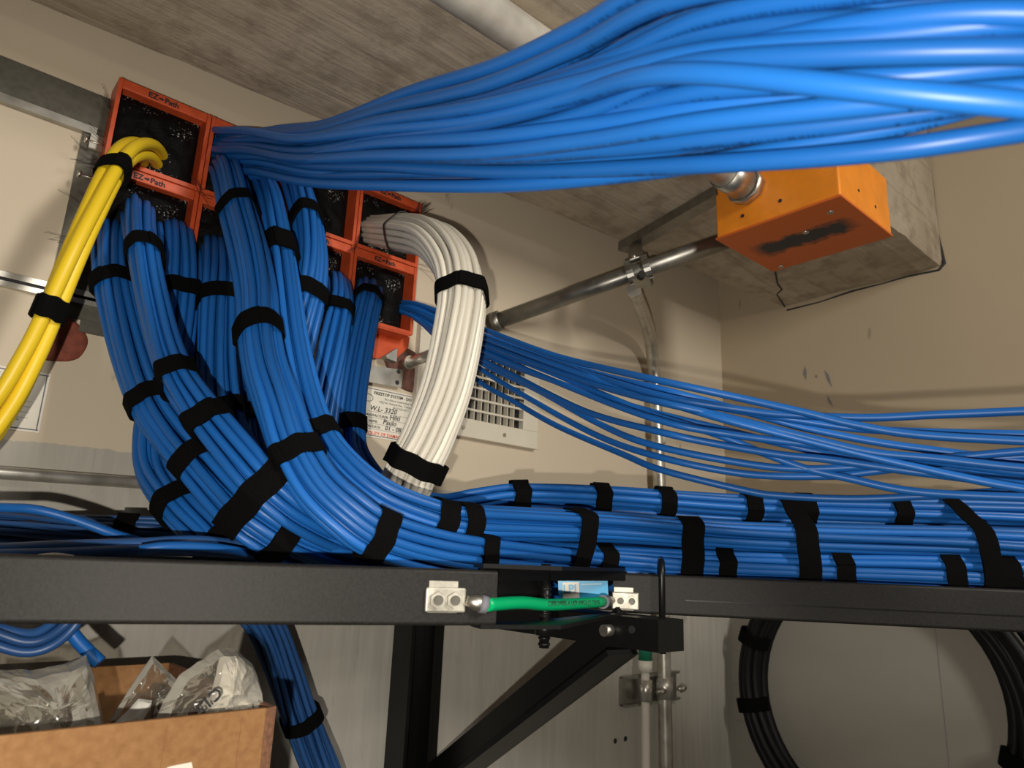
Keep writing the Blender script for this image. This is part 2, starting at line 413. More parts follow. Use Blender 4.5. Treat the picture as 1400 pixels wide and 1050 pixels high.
strip((.225, 2.405), (.32, 2.45), .003, 'lower_plate', M_SEALB)

# ================================================================== firestop pathways (4 x 2)
GX0, GZ0, PW, PH = .1067, 2.6975, .1, .1005
COLN = ('first', 'second', 'third', 'fourth')
def pathway(c, r):
    x0 = GX0 + c * PW + .0006; x1 = x0 + PW - .0012; z1 = GZ0 - r * PH; z0 = z1 - PH + .001
    what = {(0, 0): 'holding the yellow cables', (3, 0): 'holding the white cable bundle', (1, 0): 'behind the thick overhead blue bundle', (2, 0): 'mostly hidden by the overhead blue bundle',
            (0, 1): 'below the yellow cables', (1, 1): 'second from the left', (2, 1): 'third from the left', (3, 1): 'feeding the loose fan of blue cables'}[(c, r)]
    t = thing('firestop_pathway', 'orange steel firestop pathway, %s row, %s' % ('upper' if r == 0 else 'lower', what), 'firestop pathway', (x0, YW, z0), 'orange firestop pathways')
    yf = YS; w_ = .0042; lip = .0115
    MB().box((x0, yf, z0), (x0 + w_, YW, z1)).build('side_wall', M_ORANGE, t)
    MB().box((x1 - w_, yf, z0), (x1, YW, z1)).build('side_wall', M_ORANGE, t)
    tl = bevel(MB().box((x0 + w_, yf, z1 - lip), (x1 - w_, yf + .005, z1)).build('top_lip', M_ORANGE, t), .0012)
    MB().box((x0 + w_, yf + .005, z1 - .004), (x1 - w_, YW, z1)).build('roof', M_ORANGE, t)
    fl_ = MB(); fl_.hexa([(x0 + w_, yf, z0), (x1 - w_, yf, z0), (x1 - w_, YW, z0), (x0 + w_, YW, z0),
                          (x0 + w_, yf, z0 + .005), (x1 - w_, yf, z0 + .005), (x1 - w_, YW, z0 + .012), (x0 + w_, YW, z0 + .012)])
    fl_.build('floor_lip', M_ORANGE, t)
    # bulging foam pads that close the opening
    g = MB(); n = 22; vs = []
    for i in range(n + 1):
        for j in range(n + 1):
            u, v = i / n, j / n
            b_ = (1 - (2 * u - 1) ** 4) * (1 - (2 * v - 1) ** 4)
            nz = noise.noise(Vector((u * 7 + c * 5, v * 7 + r * 9, 1))) * .004 + noise.noise(Vector((u * 22 + c, v * 22, r + 3))) * .003
            vs.append((x0 + w_ + (x1 - x0 - 2 * w_) * u, yf + .026 - .008 * b_ + nz * b_, z0 + .004 + (z1 - z0 - .008) * v))
    fs = [(i * (n + 1) + j, (i + 1) * (n + 1) + j, (i + 1) * (n + 1) + j + 1, i * (n + 1) + j + 1) for i in range(n) for j in range(n)]
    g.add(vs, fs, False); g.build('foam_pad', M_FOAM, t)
    text_mesh('EZ', .0088, (x0 + .030, yf - .0002, z1 - .0092), (1, 0, 0), (0, 0, 1), M_INK, tl, bold=.00025)
    ar = MB(); ax = x0 + .0412; az = z1 - .0062
    ar.prism([(ax, yf - .0004, az + .0010), (ax + .0028, yf - .0004, az + .0010), (ax + .0028, yf - .0004, az + .0022), (ax + .0056, yf - .0004, az), (ax + .0028, yf - .0004, az - .0022), (ax + .0028, yf - .0004, az - .0010), (ax, yf - .0004, az - .0010)], (0, .0003, 0))
    ar.build('arrow_mark', M_INK, tl)
    text_mesh('Path', .0088, (x0 + .0472, yf - .0002, z1 - .0092), (1, 0, 0), (0, 0, 1), M_INK, tl, bold=.00025)
    return t
PATHS = {(c, r): pathway(c, r) for r in range(2) for c in range(4)}
# screws through the left flank, stray brush hairs
for z in (2.618, 2.577):
    m = MB().cyl((GX0 - .016, YW - .022, z), (GX0, YW - .022, z), .0011, 8)
    m.cyl((GX0 - .018, YW - .022, z), (GX0 - .0155, YW - .022, z), .0034, 12)
    m.build('screw', M_CHROME, PATHS[(0, 0)])
def hairs(spots, parent):
    mb = MB()
    for (x, y, z, dx, dy, dz, n, ln) in spots:
        for k in range(n):
            d = Vector((dx, dy, dz)) + Vector((random.uniform(-.35, .35), random.uniform(-.3, .1), random.uniform(-.35, .35)))
            d.normalize(); l = ln * random.uniform(.6, 1.2); p = Vector((x, y, z)) + Vector((random.uniform(-.003, .003), 0, random.uniform(-.004, .004)))
            mid = p + d * l * .5 + Vector((0, 0, random.uniform(-.002, .002)))
            mb.tube([p, mid, p + d * l], .00022, 3)
    o = mb.build('bristle', M_INK, parent); o['kind'] = 'stuff'
XR = GX0 + 4 * PW
hairs([(GX0, .815, 2.665, -.5, -.2, 1, 5, .022), (GX0, .815, 2.622, -1, -.3, .6, 4, .024), (GX0, .815, 2.596, -1, -.3, -.4, 9, .026),
       (GX0, .815, 2.60, -1, -.2, .1, 3, .03), (GX0, .815, 2.545, -1, -.2, .5, 3, .03)], PATHS[(0, 0)])
hairs([(GX0, .815, 2.49, -.6, -.4, -.9, 12, .024), (GX0, .815, 2.50, -1, -.3, -.1, 5, .035)], PATHS[(0, 1)])
hairs([(XR, .80, 2.685, .5, -.3, .8, 22, .016), (XR - .01, .80, 2.68, .2, -.4, .8, 12, .016), (XR, .80, 2.60, 1, -.2, -.2, 4, .025)], PATHS[(3, 0)])
hairs([(XR, .80, 2.545, .9, -.2, -1, 8, .035), (XR - .1, .798, 2.595, -.6, -.2, -.6, 6, .02), (XR - .1, .798, 2.595, .2, -.2, .9, 4, .02)], PATHS[(3, 1)])
hairs([(GX0 + .1, .798, 2.597, -.5, -.3, .4, 4, .018), (GX0 + .1, .798, 2.597, .6, -.2, -.3, 5, .016)], PATHS[(1, 1)])
# bent bracket foot under the lower right pathway
t = PATHS[(3, 1)]
MB().prism([(XR - .085, YS + .001, 2.4975), (XR - .004, YS + .001, 2.4975), (XR - .004, YW - .002, 2.4975), (XR - .085, YW - .002, 2.4975)], (0, 0, -.002)).build('bottom_flange', M_ORANGE, t)
MB().prism([on(1, YW - .002, *q) for q in ((508, 452), (558, 462), (556, 476), (538, 492), (508, 490))], (0, -.004, 0)).build('wall_flange', M_ORANGE, t)

# ================================================================== wall-mounted bits
def blob(pxs, name, mat, label, th=.0035, y=YW):
    c = [on(1, y, *q) for q in pxs]; ctr = sum(c, Vector()) / len(c)
    loop = [Vector(p) for p in spline([tuple(p) for p in c + [c[0]]], 5)[:-1]]
    n = len(loop); vs = []; rings = [(1, 0), (.97, .6), (.8, .95), (.5, 1.0), (.2, 1.0)]
    for s, h in rings:
        for i, p in enumerate(loop):
            j = 1 + .05 * noise.noise(Vector((p.x * 60, p.z * 60, s)))
            q = ctr + (p - ctr) * s * j; vs.append((q.x, y - th * h - .001 * noise.noise(q * 150), q.z))
    fs = [(a * n + i, a * n + (i + 1) % n, (a + 1) * n + (i + 1) % n, (a + 1) * n + i) for a in range(len(rings) - 1) for i in range(n)]
    fs.append(tuple((len(rings) - 1) * n + i for i in range(n)))
    return tag(MB().add(vs, fs, True).build(name, mat), label, 'sealant')
blob(((80, 430), (105, 440), (120, 465), (110, 488), (85, 495), (55, 490), (39, 468), (45, 443)), 'firestop_sealant', M_SEAL, 'round red-brown firestop sealant plug on the wall behind the yellow cables')
blob(((518, 478), (545, 472), (578, 488), (590, 512), (580, 533), (562, 537), (545, 528), (530, 505)), 'firestop_sealant', M_SEALB, 'dark brown sealant smear round a conduit stub behind the white bundle')
blob(((245, 512), (258, 502), (275, 510), (278, 545), (262, 560), (248, 545)), 'firestop_sealant', M_SEALB, 'small dark sealant patch between the blue bundles at left', .004)
pl = MB().prism([on(1, YW - .009, *q) for q in ((490, 497), (520, 502), (551, 506), (548, 530), (490, 520))], (0, -.0015, 0)).build('metal_plate', M_GALV)
tag(pl, 'small bent galvanised plate with two holes above the firestop notice', 'metal plate')
for q in ((545, 508), (543, 523)):
    c = on(1, YW - .0106, *q); MB().cyl(c, c + Vector((0, -.0003, 0)), .0032, 14).build('hole', M_INK, pl)
MB().prism([on(1, YW - .012, *q) for q in ((521, 488), (537, 478), (536, 497), (523, 492))], (0, -.012, 0)).build('tab', M_GALV, pl)
st = thing('conduit_stub', 'short bright steel conduit stub leaving the wall behind the white bundle', 'conduit', on(1, YW, 556, 496))
a = on(1, YW - .012, 556, 497); b = P(604, 480, .93)
MB().cyl(a, b, .0075, 16).build('pipe', M_EMT, st)
MB().cyl(a + (b - a) * .02, a + (b - a) * .12, .0095, 16).build('bushing', M_CHROME, st)

# ---- firestop notices
def notice(name, label, x0, x1, z0, z1, lines, border=True):
    t = thing(name, label, 'sign', (x0, YW, z0))
    crd = MB().box((x0, YW - .0012, z0), (x1, YW, z1)).build('card', M_SIGN, t)
    b = .0011
    for a_, c_ in (((x0 + .001, z1 - .003), (x1 - .001, z1 - .003 + b)), ((x0 + .001, z0 + .003 - b), (x1 - .001, z0 + .003)), ((x1 - .003, z0 + .003), (x1 - .003 + b, z1 - .003)), ((x0 + .003 - b, z0 + .003), (x0 + .003, z1 - .003))):
        MB().box((a_[0], YW - .0015, a_[1]), (c_[0], YW - .0012, c_[1])).build('border', M_BORDER, crd)
    for (txt, sz, dx, z, m_, sh) in lines:
        if txt == '_': MB().box((x0 + dx, YW - .0015, z), (x0 + dx + sz, YW - .0012, z + .0004)).build('rule', M_INKG, crd)
        else: text_mesh(txt, sz, (x0 + dx, YW - .0014, z), (1, 0, 0), (0, 0, 1), m_, crd, shear=sh, bold=.00008 if sz > .0055 else 0)
    return t
sx0 = .435; sz1 = 2.4225
n1 = notice('firestop_notice', 'cream firestop notice with handwritten entries between blue and white bundles', sx0, .585, 2.354, sz1, [
    ('FIRESTOP SYSTEM - DO NOT DISTURB', .0059, .0385, sz1 - .0095, M_INK, 0),
    ('Fire Alarm Contracting Service', .0042, .056, sz1 - .0150, M_INKG, 0),
    ('9202 N. Howard Ave - Tampa, FL', .0042, .048, sz1 - .0200, M_INKG, 0),
    ('(813) 555-0177', .0042, .070, sz1 - .0250, M_INKG, 0),
    ('W.L- 3320', .0098, .034, sz1 - .0320, M_INK, .2), ('_', .10, .028, sz1 - .0338, None, 0),
    ('MANUFACTURER:', .0048, .026, sz1 - .0400, M_INK, 0), ('Hilti', .0098, .066, sz1 - .0402, M_INK, .15), ('_', .10, .028, sz1 - .0420, None, 0),
    ('NAME:', .0048, .034, sz1 - .0480, M_INK, 0), ('Paulo', .0098, .056, sz1 - .0482, M_INK, .2), ('_', .10, .028, sz1 - .0500, None, 0),
    ('ION DATE:', .0048, .030, sz1 - .0555, M_INK, 0), ('01 - 08', .0090, .060, sz1 - .0560, M_INK, .2), ('_', .10, .028, sz1 - .0575, None, 0),
    ('FACILITY OF DAMAGE', .0062, .0275, sz1 - .0648, M_INKR, 0)])
ring = MB(); cc = Vector((sx0 + .030, YW - .0014, sz1 - .0155))
ring.tube([cc + Vector((.008 * math.cos(a), 0, .005 * math.sin(a))) for a in [2 * math.pi * i / 28 for i in range(28)]], .0004, 4, closed=True); ring.build('seal_ring', M_INK, n1)
lx0 = -.02; lz1 = 2.3655
notice('firestop_notice', 'cream firestop notice at the left edge, half hidden by the yellow cables', lx0, .1035, 2.305, lz1, [
    ('FIRESTOP SYSTEM - DO NOT DISTURB', .0050, .0185, lz1 - .0095, M_INK, 0),
    ('Fire Alarm Contracting Service', .0042, .050, lz1 - .0150, M_INKG, 0), ('9202 N. Howard Ave', .0042, .050, lz1 - .0200, M_INKG, 0), ('(813) 555-0177', .0042, .056, lz1 - .0245, M_INKG, 0),
    ('_', .08, .032, lz1 - .0310, None, 0), ('_', .08, .032, lz1 - .0365, None, 0), ('_', .08, .032, lz1 - .0420, None, 0), ('_', .08, .032, lz1 - .0475, None, 0),
    ('do not alter or remove this', .0042, .058, lz1 - .0505, M_INKG, 0), ('without approval of the', .0042, .058, lz1 - .0545, M_INKG, 0)])

# ---- air register
vt = thing('air_vent', 'cream enamelled wall air vent with crossed blades behind the loose cables', 'air vent', (.66, YW, 2.373))
vx0, vx1, vz0, vz1 = .535, .772, 2.375, 2.545; ix0, ix1, iz0, iz1 = .568, .739, 2.403, 2.520
for a_, c_ in (((vx0, vz0), (vx1, iz0)), ((vx0, iz1), (vx1, vz1)), ((vx0, iz0), (ix0, iz1)), ((ix1, iz0), (vx1, iz1))):
    bevel(MB().box((a_[0], YW - .012, a_[1]), (c_[0], YW, c_[1])).build('frame', M_VENT, vt), .001)
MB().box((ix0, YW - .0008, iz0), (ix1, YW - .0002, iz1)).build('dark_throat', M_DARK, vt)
nb = 12
for i in range(nb):
    x = ix0 + .006 + (ix1 - .02 - ix0 - .006) * i / (nb - 1)
    MB().box((x, YW - .0105, iz0), (x + .0013, YW - .001, iz1)).build('vertical_blade', M_VENT, vt)
for i in range(6):
    z = iz0 + .014 + i * .0175
    MB().beam((ix0, YW - .0118, z), (ix1, YW - .0118, z), .0024, .0032).build('horizontal_blade', M_VENT, vt)
for q in ((.7, 2.388), (.62, 2.388)):
    MB().cyl((q[0], YW - .0135, q[1]), (q[0], YW - .012, q[1]), .0032, 12).build('screw', M_CHROME, vt)

# ---- horizontal and vertical conduits
hc = thing('steel_conduit', 'thin galvanised conduit running along the wall at far left', 'conduit', (.08, .824, 2.26))
MB().cyl((-.5, .824, 2.250), (.55, .824, 2.272), .0062, 16).build('pipe', M_EMT, hc)
MB().box((.30, .82, 2.255), (.315, YW, 2.278)).build('strap', M_GALV, hc)
vc = thing('steel_conduit', 'bent galvanised conduit curving down the wall from the ceiling clamp', 'conduit', (1.078, .815, 0))
pts = [P(866, 396, 1.13), P(871, 408, 1.17), P(880, 430, 1.235), P(889, 462, 1.32), on(1, .812, 894, 505), on(1, .812, 897, 560)]
pts = [Vector(p) for p in spline([tuple(p) for p in pts], 6)] + [Vector((1.074, .812, 2.3)), Vector((1.080, .812, 1.9)), Vector((1.083, .812, 0))]
MB().tube(pts, .0118, 18).build('pipe', M_EMT, vc)
for q, z in ((.0, 2.425), (0, 2.31)):
    MB().cyl((1.072, .812, z), (1.072, .812, z + .024), .0124, 18).build('label_band', M_SIGN if z > 2.4 else M_BORDER, vc)
wc = thing('white_pipe', 'slim white pipe with a green top fitting beside the bent conduit', 'pipe', (1.03, .808, 0))
pw0 = on(1, .812, 882, 930)
MB().cyl((1.030, .812, 0), (1.026, .812, 2.03), .0072, 16).build('pipe', M_PVC, wc)
MB().cyl((1.026, .812, 2.028), (1.026, .812, 2.045), .0125, 20).build('collar', M_PVC, wc)
MB().cyl((1.026, .812, 2.045), (1.026, .812, 2.085), .0112, 20).build('green_cap', M_GREENCAP, wc)
cp = thing('pipe_clamp', 'bolted galvanised strut clamp holding the white pipe and conduit', 'pipe clamp', (1.05, YW, 1.99))
cz = 1.992
MB().beam((.985, YW - .004, cz + .004), (1.135, YW - .004, cz + .004), .008, .045).build('strut', M_GALV, cp)
for zz in (-.018, .026):
    MB().beam((.985, YW - .010, cz + zz), (1.135, YW - .010, cz + zz), .012, .004).build('strut_flange', M_GALV, cp)
MB().cyl((1.027, .812, cz - .012), (1.027, .812, cz + .022), .0105, 18).build('band', M_EMT, cp)
MB().cyl((1.079, .812, cz - .012), (1.079, .812, cz + .022), .0142, 18).build('band', M_EMT, cp)
for xx in (1.047, 1.105):
    MB().cyl((xx - .010, .796, cz + .004), (xx + .012, .796, cz + .004), .0032, 10).build('bolt', M_CHROME, cp)
    MB().cyl((xx - .001, .796, cz + .004), (xx + .005, .796, cz + .004), .0065, 6).build('nut', M_CHROME, cp)
for q in ((841, 1013), (855, 1010)):
    c = on(1, YW - .0004, *q); MB().cyl(c, c + Vector((0, -.0004, 0)), .0042, 12).build('screw_hole', M_INK, wbk)

# ---- ceiling conduits, strut, clamp, orange junction box
JX0, JX1, JY0, JY1, JZ0 = .812, .966, .337, .512, 2.65
jb = thing('junction_box', 'orange painted steel junction box hanging under the concrete beam', 'junction box', ((JX0 + JX1) / 2, (JY0 + JY1) / 2, JZ0))
bd = MB(); e = .002
bd.box((JX0, JY0, JZ0 + .003), (JX1, JY1, ZS + .004))
bevel(bd.build('body', M_JBOX, jb), .003, 3)
cov = bevel(MB().box((JX0 - .001, JY0 - .001, JZ0), (JX1 + .001, JY1 + .001, JZ0 + .003)).build('cover', M_JCOVER, jb), .0008)
for x, y in ((JX0 + .028, JY0 + .026), (JX1 - .012, JY1 - .02), (JX0 + .06, JY0 + .075)):
    m = MB().cyl((x, y, JZ0 - .0022), (x, y, JZ0), .0042, 12); m.build('screw', M_CHROME, cov)
for y, z in ((.47, 2.672), (.415, 2.674)): MB().cyl((JX0 - .0006, y, z), (JX0, y, z), .0027, 10).build('knockout', M_INK, jb)
for x, z in ((JX0 + .055, 2.680), (JX0 + .105, 2.676)): MB().cyl((x, JY0 - .0006, z), (x, JY0, z), .0022, 10).build('knockout', M_INK, jb)
CY, CZ = .460, 2.7105
lc = thing('steel_conduit', 'thick bright conduit under the beam running into the orange box', 'conduit', (.4, CY, CZ))
MB().cyl((-2.0, CY, CZ), (JX0 - .05, CY, CZ), .0195, 28).build('pipe', M_EMTB, lc)
MB().cyl((JX0 - .06, CY, CZ), (JX0 - .018, CY, CZ), .0225, 28).build('connector', M_CHROME, lc)
MB().cyl((JX0 - .016, CY, CZ), (JX0 - .001, CY, CZ), .0265, 8).build('lock_nut', M_CHROME, lc)
oc = thing('steel_conduit', 'dark steel conduit slanting from the wall to the orange box', 'conduit', (.674, YW, 2.566))
c0 = Vector((.674, YW - .002, 2.566)); c1 = Vector((.862, JY1 - .002, 2.672))
MB().cyl(c0, c1, .0128, 20).build('pipe', M_EMTD, oc)
MB().cyl(c0, c0 + (c1 - c0) * .035, .0165, 20).build('coupling', M_EMTD, oc)
su = thing('ceiling_strut', 'narrow dark strut rail fixed to the beam above the slanting conduit', 'strut', (.85, .6, 2.72))
s0, s1 = Vector((.868, .727, 2.720)), Vector((.820, .505, 2.720))
MB().beam(s0, s1, .024, .004).build('rail_back', M_EMTD, su)
for k in (-1, 1):
    sd = (s1 - s0).normalized().cross(Vector((0, 0, 1))) * (.011 * k)
    MB().beam(s0 + sd + Vector((0, 0, .006)), s1 + sd + Vector((0, 0, .006)), .0025, .014).build('rail_side', M_EMTD, su)
cl = thing('conduit_clamp', 'stamped steel hanger clamp gripping the slanting conduit', 'clamp', P(862, 385, 1.08))
cm = c0 + (c1 - c0) * .62
cdir = (c1 - c0).normalized(); side = cdir.cross(Vector((0, 0, 1))).normalized(); cup = side.cross(cdir)
for off in (-.013, .013):
    arc = [cm + cdir * off + side * (.0155 * math.sin(a)) + cup * (.0155 * math.cos(a)) for a in [math.radians(-150 + 20 * k) for k in range(16)]]
    mb = MB(); n = len(arc)
    for k in range(n - 1): mb.beam(arc[k], arc[k + 1], .0022, .010, cdir)
    mb.build('jaw', M_GALV, cl)
top = cm + cup * .016
MB().beam(top + cdir * -.018, top + cdir * .018, .024, .003).build('saddle', M_GALV, cl)
MB().beam(top, Vector((.852, .690, 2.716)), .003, .022, cdir).build('hanger_arm', M_GALV, cl)
MB().beam(top + side * .012, Vector((.866, .700, 2.716)), .003, .014, cdir).build('hanger_arm', M_GALV, cl)
MB().cyl(top + cup * .004 + side * .004, top + cup * .012 + side * .004, .003, 8).build('bolt', M_CHROME, cl)
bt = cm - cup * .018
MB().beam(bt + side * -.02, bt + side * .018, .024, .005).build('saddle', M_GALV, cl)
MB().cyl(bt + side * .018, bt + side * .026 + cdir * .004, .006, 10).build('bolt', M_BLKST, cl)

# ================================================================== cable runway
ZT, ZB = 2.193, 2.155; ZM = (ZT + ZB) / 2
def flat(p, z=ZM): return Vector((p[0], p[1], z))
l0 = flat(P(0, 811, .397)); l1 = flat(P(680, 811, .508)); r0 = flat(P(838, 813, .702)); r1 = flat(P(1400, 833, .648))
ld = (l1 - l0).normalized(); rd = (r1 - r0).normalized()
l00 = l0 - ld * .6; r11 = r1 + rd * .5
lN = Vector((-ld.y, ld.x, 0)); rN = Vector((-rd.y, rd.x, 0))
if lN.y < 0: lN = -lN
if rN.y < 0 : rN = -rN
SW = .0095
def runway(name, label, a, b, nrm, rungs, width=.15):
    t = thing(name, label, 'cable runway', a)
    d = (b - a).normalized()
    bevel(MB().beam(a + nrm * SW / 2, b + nrm * SW / 2, SW, ZT - ZB, bev=.0025).build('stringer', M_BLKST, t), .0003, 1)
    MB().beam(a + nrm * (width - SW / 2), b + nrm * (width - SW / 2), SW, ZT - ZB, bev=.0025).build('stringer', M_BLKST, t)
    ln = (b - a).length
    for k in range(rungs):
        q = a + d * (ln * (k + .5) / rungs) + Vector((0, 0, -.009))
        MB().beam(q + nrm * SW, q + nrm * (width - SW), .022, .010).build('rung', M_BLKST, t)
    return t
rwl = runway('cable_runway', 'black steel ladder runway at left, its stringer crossing the foreground', l00, l1, lN, 5)
rwr = runway('cable_runway', 'black steel ladder runway at right carrying strapped blue bundles', r0, r11, rN, 5)
# a fold line pressed along the right stringer
MB().beam(r0 + rd * .07 - rN * .0002 + Vector((0, 0, -.0045)), r11 - rN * .0002 + Vector((0, 0, -.0045)), .0008, .0012).build('crease', M_BLKST2, rwr)
# pivoting splice between the two runways
sp = thing('splice_plate', 'black pivoting splice joining the two runway stringers', 'splice plate', (l1 + r0) / 2)
le = l1 - ld * .012; re = r0 + rd * .012
for z, th in ((ZT + .0015, .003), (ZB - .002, .003)):
    mb = MB(); a = flat(le, z); b = flat(re, z); mid = flat(l1 + ld * .06 + lN * .012, z)
    wv = Vector((0, 0, 1)).cross((b - a).normalized()) * .016
    mb.prism([a - lN * .001, flat(l1 + ld * .05, z) - lN * .002, b - rN * .001, b + rN * .02, flat(l1 + ld * .04, z) + lN * .03, a + lN * .02], (0, 0, th)); mb.build('plate', M_BLKST2, sp)
mb = MB(); a = l1 - ld * .006; b = flat(P(752, 790, .60)); 
mb.beam(a + lN * .014 + Vector((0, 0, .006)), b + lN * .004 + Vector((0, 0, .006)), .003, .026); mb.build('web', M_BLKST2, sp)
MB().beam(flat(l1 - ld * .01 + lN * .006, ZT - .003), flat(r0 + rd * .012 + rN * .004, ZT - .003), .004, .009).build('web', M_BLKST2, sp)
pv = flat(P(746, 800, .585))
pvb = MB().cyl(flat(pv, ZB - .022), flat(pv, ZT + .006), .0042, 12).build('pivot_bolt', M_BLKST2, sp)
th_ = MB()
for k in range(10): z = ZB - .020 + k * .0048; th_.cyl(flat(pv, z), flat(pv, z + .0018), .0050, 10)
th_.build('thread', M_BLKST2, pvb)
MB().cyl(flat(pv, ZB - .012), flat(pv, ZB - .002), .0085, 6).build('nut', M_BLKST2, pvb)
# cyan label hanging behind the splice
lb = thing('sticker', 'small cyan label with white initials behind the green wire', 'sticker', P(800, 806, .70))
o_ = P(764, 818, .685); xd = (P(832, 816, .685) - o_).normalized(); yd = Vector((0, 0, 1)); yd = (yd - xd * yd.dot(xd)).normalized(); nn = xd.cross(yd)
MB().prism([o_, o_ + xd * .048, o_ + xd * .048 + yd * .024, o_ + yd * .024], nn * -.001).build('card', M_LPI, lb)
MB().prism([o_ + xd * .004 - yd * .001 + nn * .0002, o_ + xd * .020 - yd * .001 + nn * .0002, o_ + xd * .020 + yd * .0145 + nn * .0002, o_ + xd * .004 + yd * .0145 + nn * .0002], nn * .0002).build('white_panel', M_SIGN, lb)
text_mesh('LPI', .0105, o_ + xd * .0045 + yd * .0050 + nn * .0008, xd, yd, M_LPI, lb, bold=.0003)
MB().prism([o_ + xd * .022 + yd * .0120 + nn * .0002, o_ + xd * .042 + yd * .0120 + nn * .0002, o_ + xd * .042 + yd * .0126 + nn * .0002, o_ + xd * .022 + yd * .0126 + nn * .0002], nn * .0002).build('rule', M_SIGN, lb)

# grounding jumper: two lugs and a green wire
def lug(origin, d, n, ln, hh, parent, sgn):
    up = Vector((0, 0, 1)); out = -n
    mb = MB().beam(origin - d * ln / 2 + out * .0018, origin + d * ln / 2 + out * .0018, .0034, hh); pad = bevel(mb.build('lug_pad', M_LUG, parent), .0012, 2)
    mb = MB().beam(origin - d * ln * .42 + out * .0008 + up * .002, origin + d * ln * .30 + out * .0008 + up * .002, .0016, hh * 1.28); mb.build('washer_plate', M_LUG, parent)
    for k in (-.24, .18):
        c = origin + d * (ln * k * sgn) + out * .0035
        MB().cyl(c, c + out * .0035, hh * .34, 6).build('bolt_head', M_LUG, pad)
        MB().cyl(c + out * .0035, c + out * .0055, hh * .2, 12).build('bolt_tip', M_STUD, pad)
gj = thing('ground_jumper', 'short green grounding wire bolted by two tinned lugs across the splice', 'grounding wire', P(740, 825, .56))
ga = flat(P(608, 822, .492)); gap = ga; 
# project onto the stringer faces
ga = l0 + ld * (ga - l0).dot(ld); gb0 = flat(P(855, 823, .69)); gb = r0 + rd * (gb0 - r0).dot(rd)
ga.z = P(608, 820, .492).z; gb.z = P(855, 822, .69).z
lug(ga, ld, lN, .029, .0165, gj, 1); lug(gb, rd, rN, .026, .0165, gj, -1)
wa = P(664, 827, .497); wb = P(824, 823, .655)
b0 = ga + ld * .0145 - lN * .004; b1 = gb - rd * .013 - rN * .004
MB().tube([b0, b0 + (wa - b0) * .45, wa], [.0034, .0052, .0056], 14).build('barrel', M_CHROME, gj)
MB().tube([b1, b1 + (wb - b1) * .45, wb], [.0034, .0052, .0056], 14).build('barrel', M_CHROME, gj)
mid = wa.lerp(wb, .5) + Vector((0, 0, -.0012))
MB().tube([Vector(p) for p in spline([tuple(wa), tuple(wa.lerp(wb, .25) + Vector((0, 0, .001))), tuple(mid), tuple(wb)], 8)], .0047, 14).build('insulated_wire', M_GREEN, gj)
for w_, q in ((wa, b0), (wb, b1)):
    d = (w_ - q).normalized(); MB().cyl(w_ - d * .004, w_ + d * .001, .0062, 14).build('heat_shrink', M_BORDER, gj)
gd = (wb - wa).normalized(); gu = Vector((0, 0, 1)); gu = (gu - gd * gu.dot(gd)).normalized(); gn = gd.cross(gu)
text_mesh('CERROWIRE-A 5429 AWG6 (1) THHN', .0058, wa.lerp(wb, .42) + gn * .0046 - gu * .0018, gd, gu, M_INK, gj, depth=.0001)

# J-bolt over the right stringer
jbt = thing('hook_bolt', 'black hooked clamp bolt gripping the right runway stringer', 'hook bolt', flat(P(905, 870, .68), ZB - .03))
jc = r0 + rd * ((flat(P(905, 815, .69)) - r0).dot(rd))
arc = [flat(jc - rN * .006, ZB - .035), flat(jc - rN * .006, ZT - .002)]
for k in range(9):
    a = math.pi * k / 8; q = jc + rN * (.006 - .012 * math.cos(a)); arc.append(Vector((q.x, q.y, ZT + .001 + .012 * math.sin(a))))
arc.append(flat(jc + rN * .018, ZT - .02))
MB().tube(arc, .0032, 12).build('hook', M_BLKST2, jbt)
MB().cyl(flat(jc - rN * .006, ZB - .026), flat(jc - rN * .006, ZB - .017), .0075, 6).build('nut', M_BLKST2, jbt)

# triangular wall bracket
br = thing('wall_bracket', 'black triangular steel wall bracket under the runway', 'bracket', (.563, YW, 1.7))
bx = .560
MB().box((bx - .025, YW - .006, 1.62), (bx + .052, YW, 2.15)).build('wall_leg', M_BLKST2, br)
MB().box((bx - .025, YW - .042, 1.62), (bx - .020, YW - .006, 2.15)).build('wall_leg_flange', M_BLKST2, br)
MB().box((bx + .018, YW - .032, 1.62), (bx + .023, YW - .006, 2.15)).build('wall_leg_flange', M_BLKST2, br)
ay = .418
MB().box((bx - .018, ay, ZB - .029), (bx - .013, YW, ZB - .001)).build('arm', M_BLKST2, br)
MB().box((bx - .013, ay, ZB - .006), (bx + .020, YW, ZB - .001)).build('arm_flange', M_BLKST2, br)
MB().box((bx - .018, ay - .004, ZB - .029), (bx + .020, ay, ZB - .001)).build('end_plate', M_BLKST2, br)
d0 = on(1, .80, 588, 1075); d1 = Vector((bx - .012, .455, ZB - .014))
MB().beam(d0, d1, .005, .046, (0, 0, 1)).build('brace', M_BLKST2, br)
dd = (d1 - d0).normalized(); ds = dd.cross(Vector((0, 0, 1))).normalized(); du = ds.cross(dd)
MB().beam(d0 - du * .0205 + ds * .018, d1 - du * .0205 + ds * .018, .034, .005, (0, 0, 1)).build('brace_flange', M_BLKST2, br)
MB().cyl((bx - .028, .470, ZB - .015), (bx - .018, .470, ZB - .015), .0055, 16).build('bolt', M_CHROME, br)
MB().cyl((bx - .0188, .444, ZB - .012), (bx - .018, .444, ZB - .012), .0036, 12).build('hole', M_INK, br)

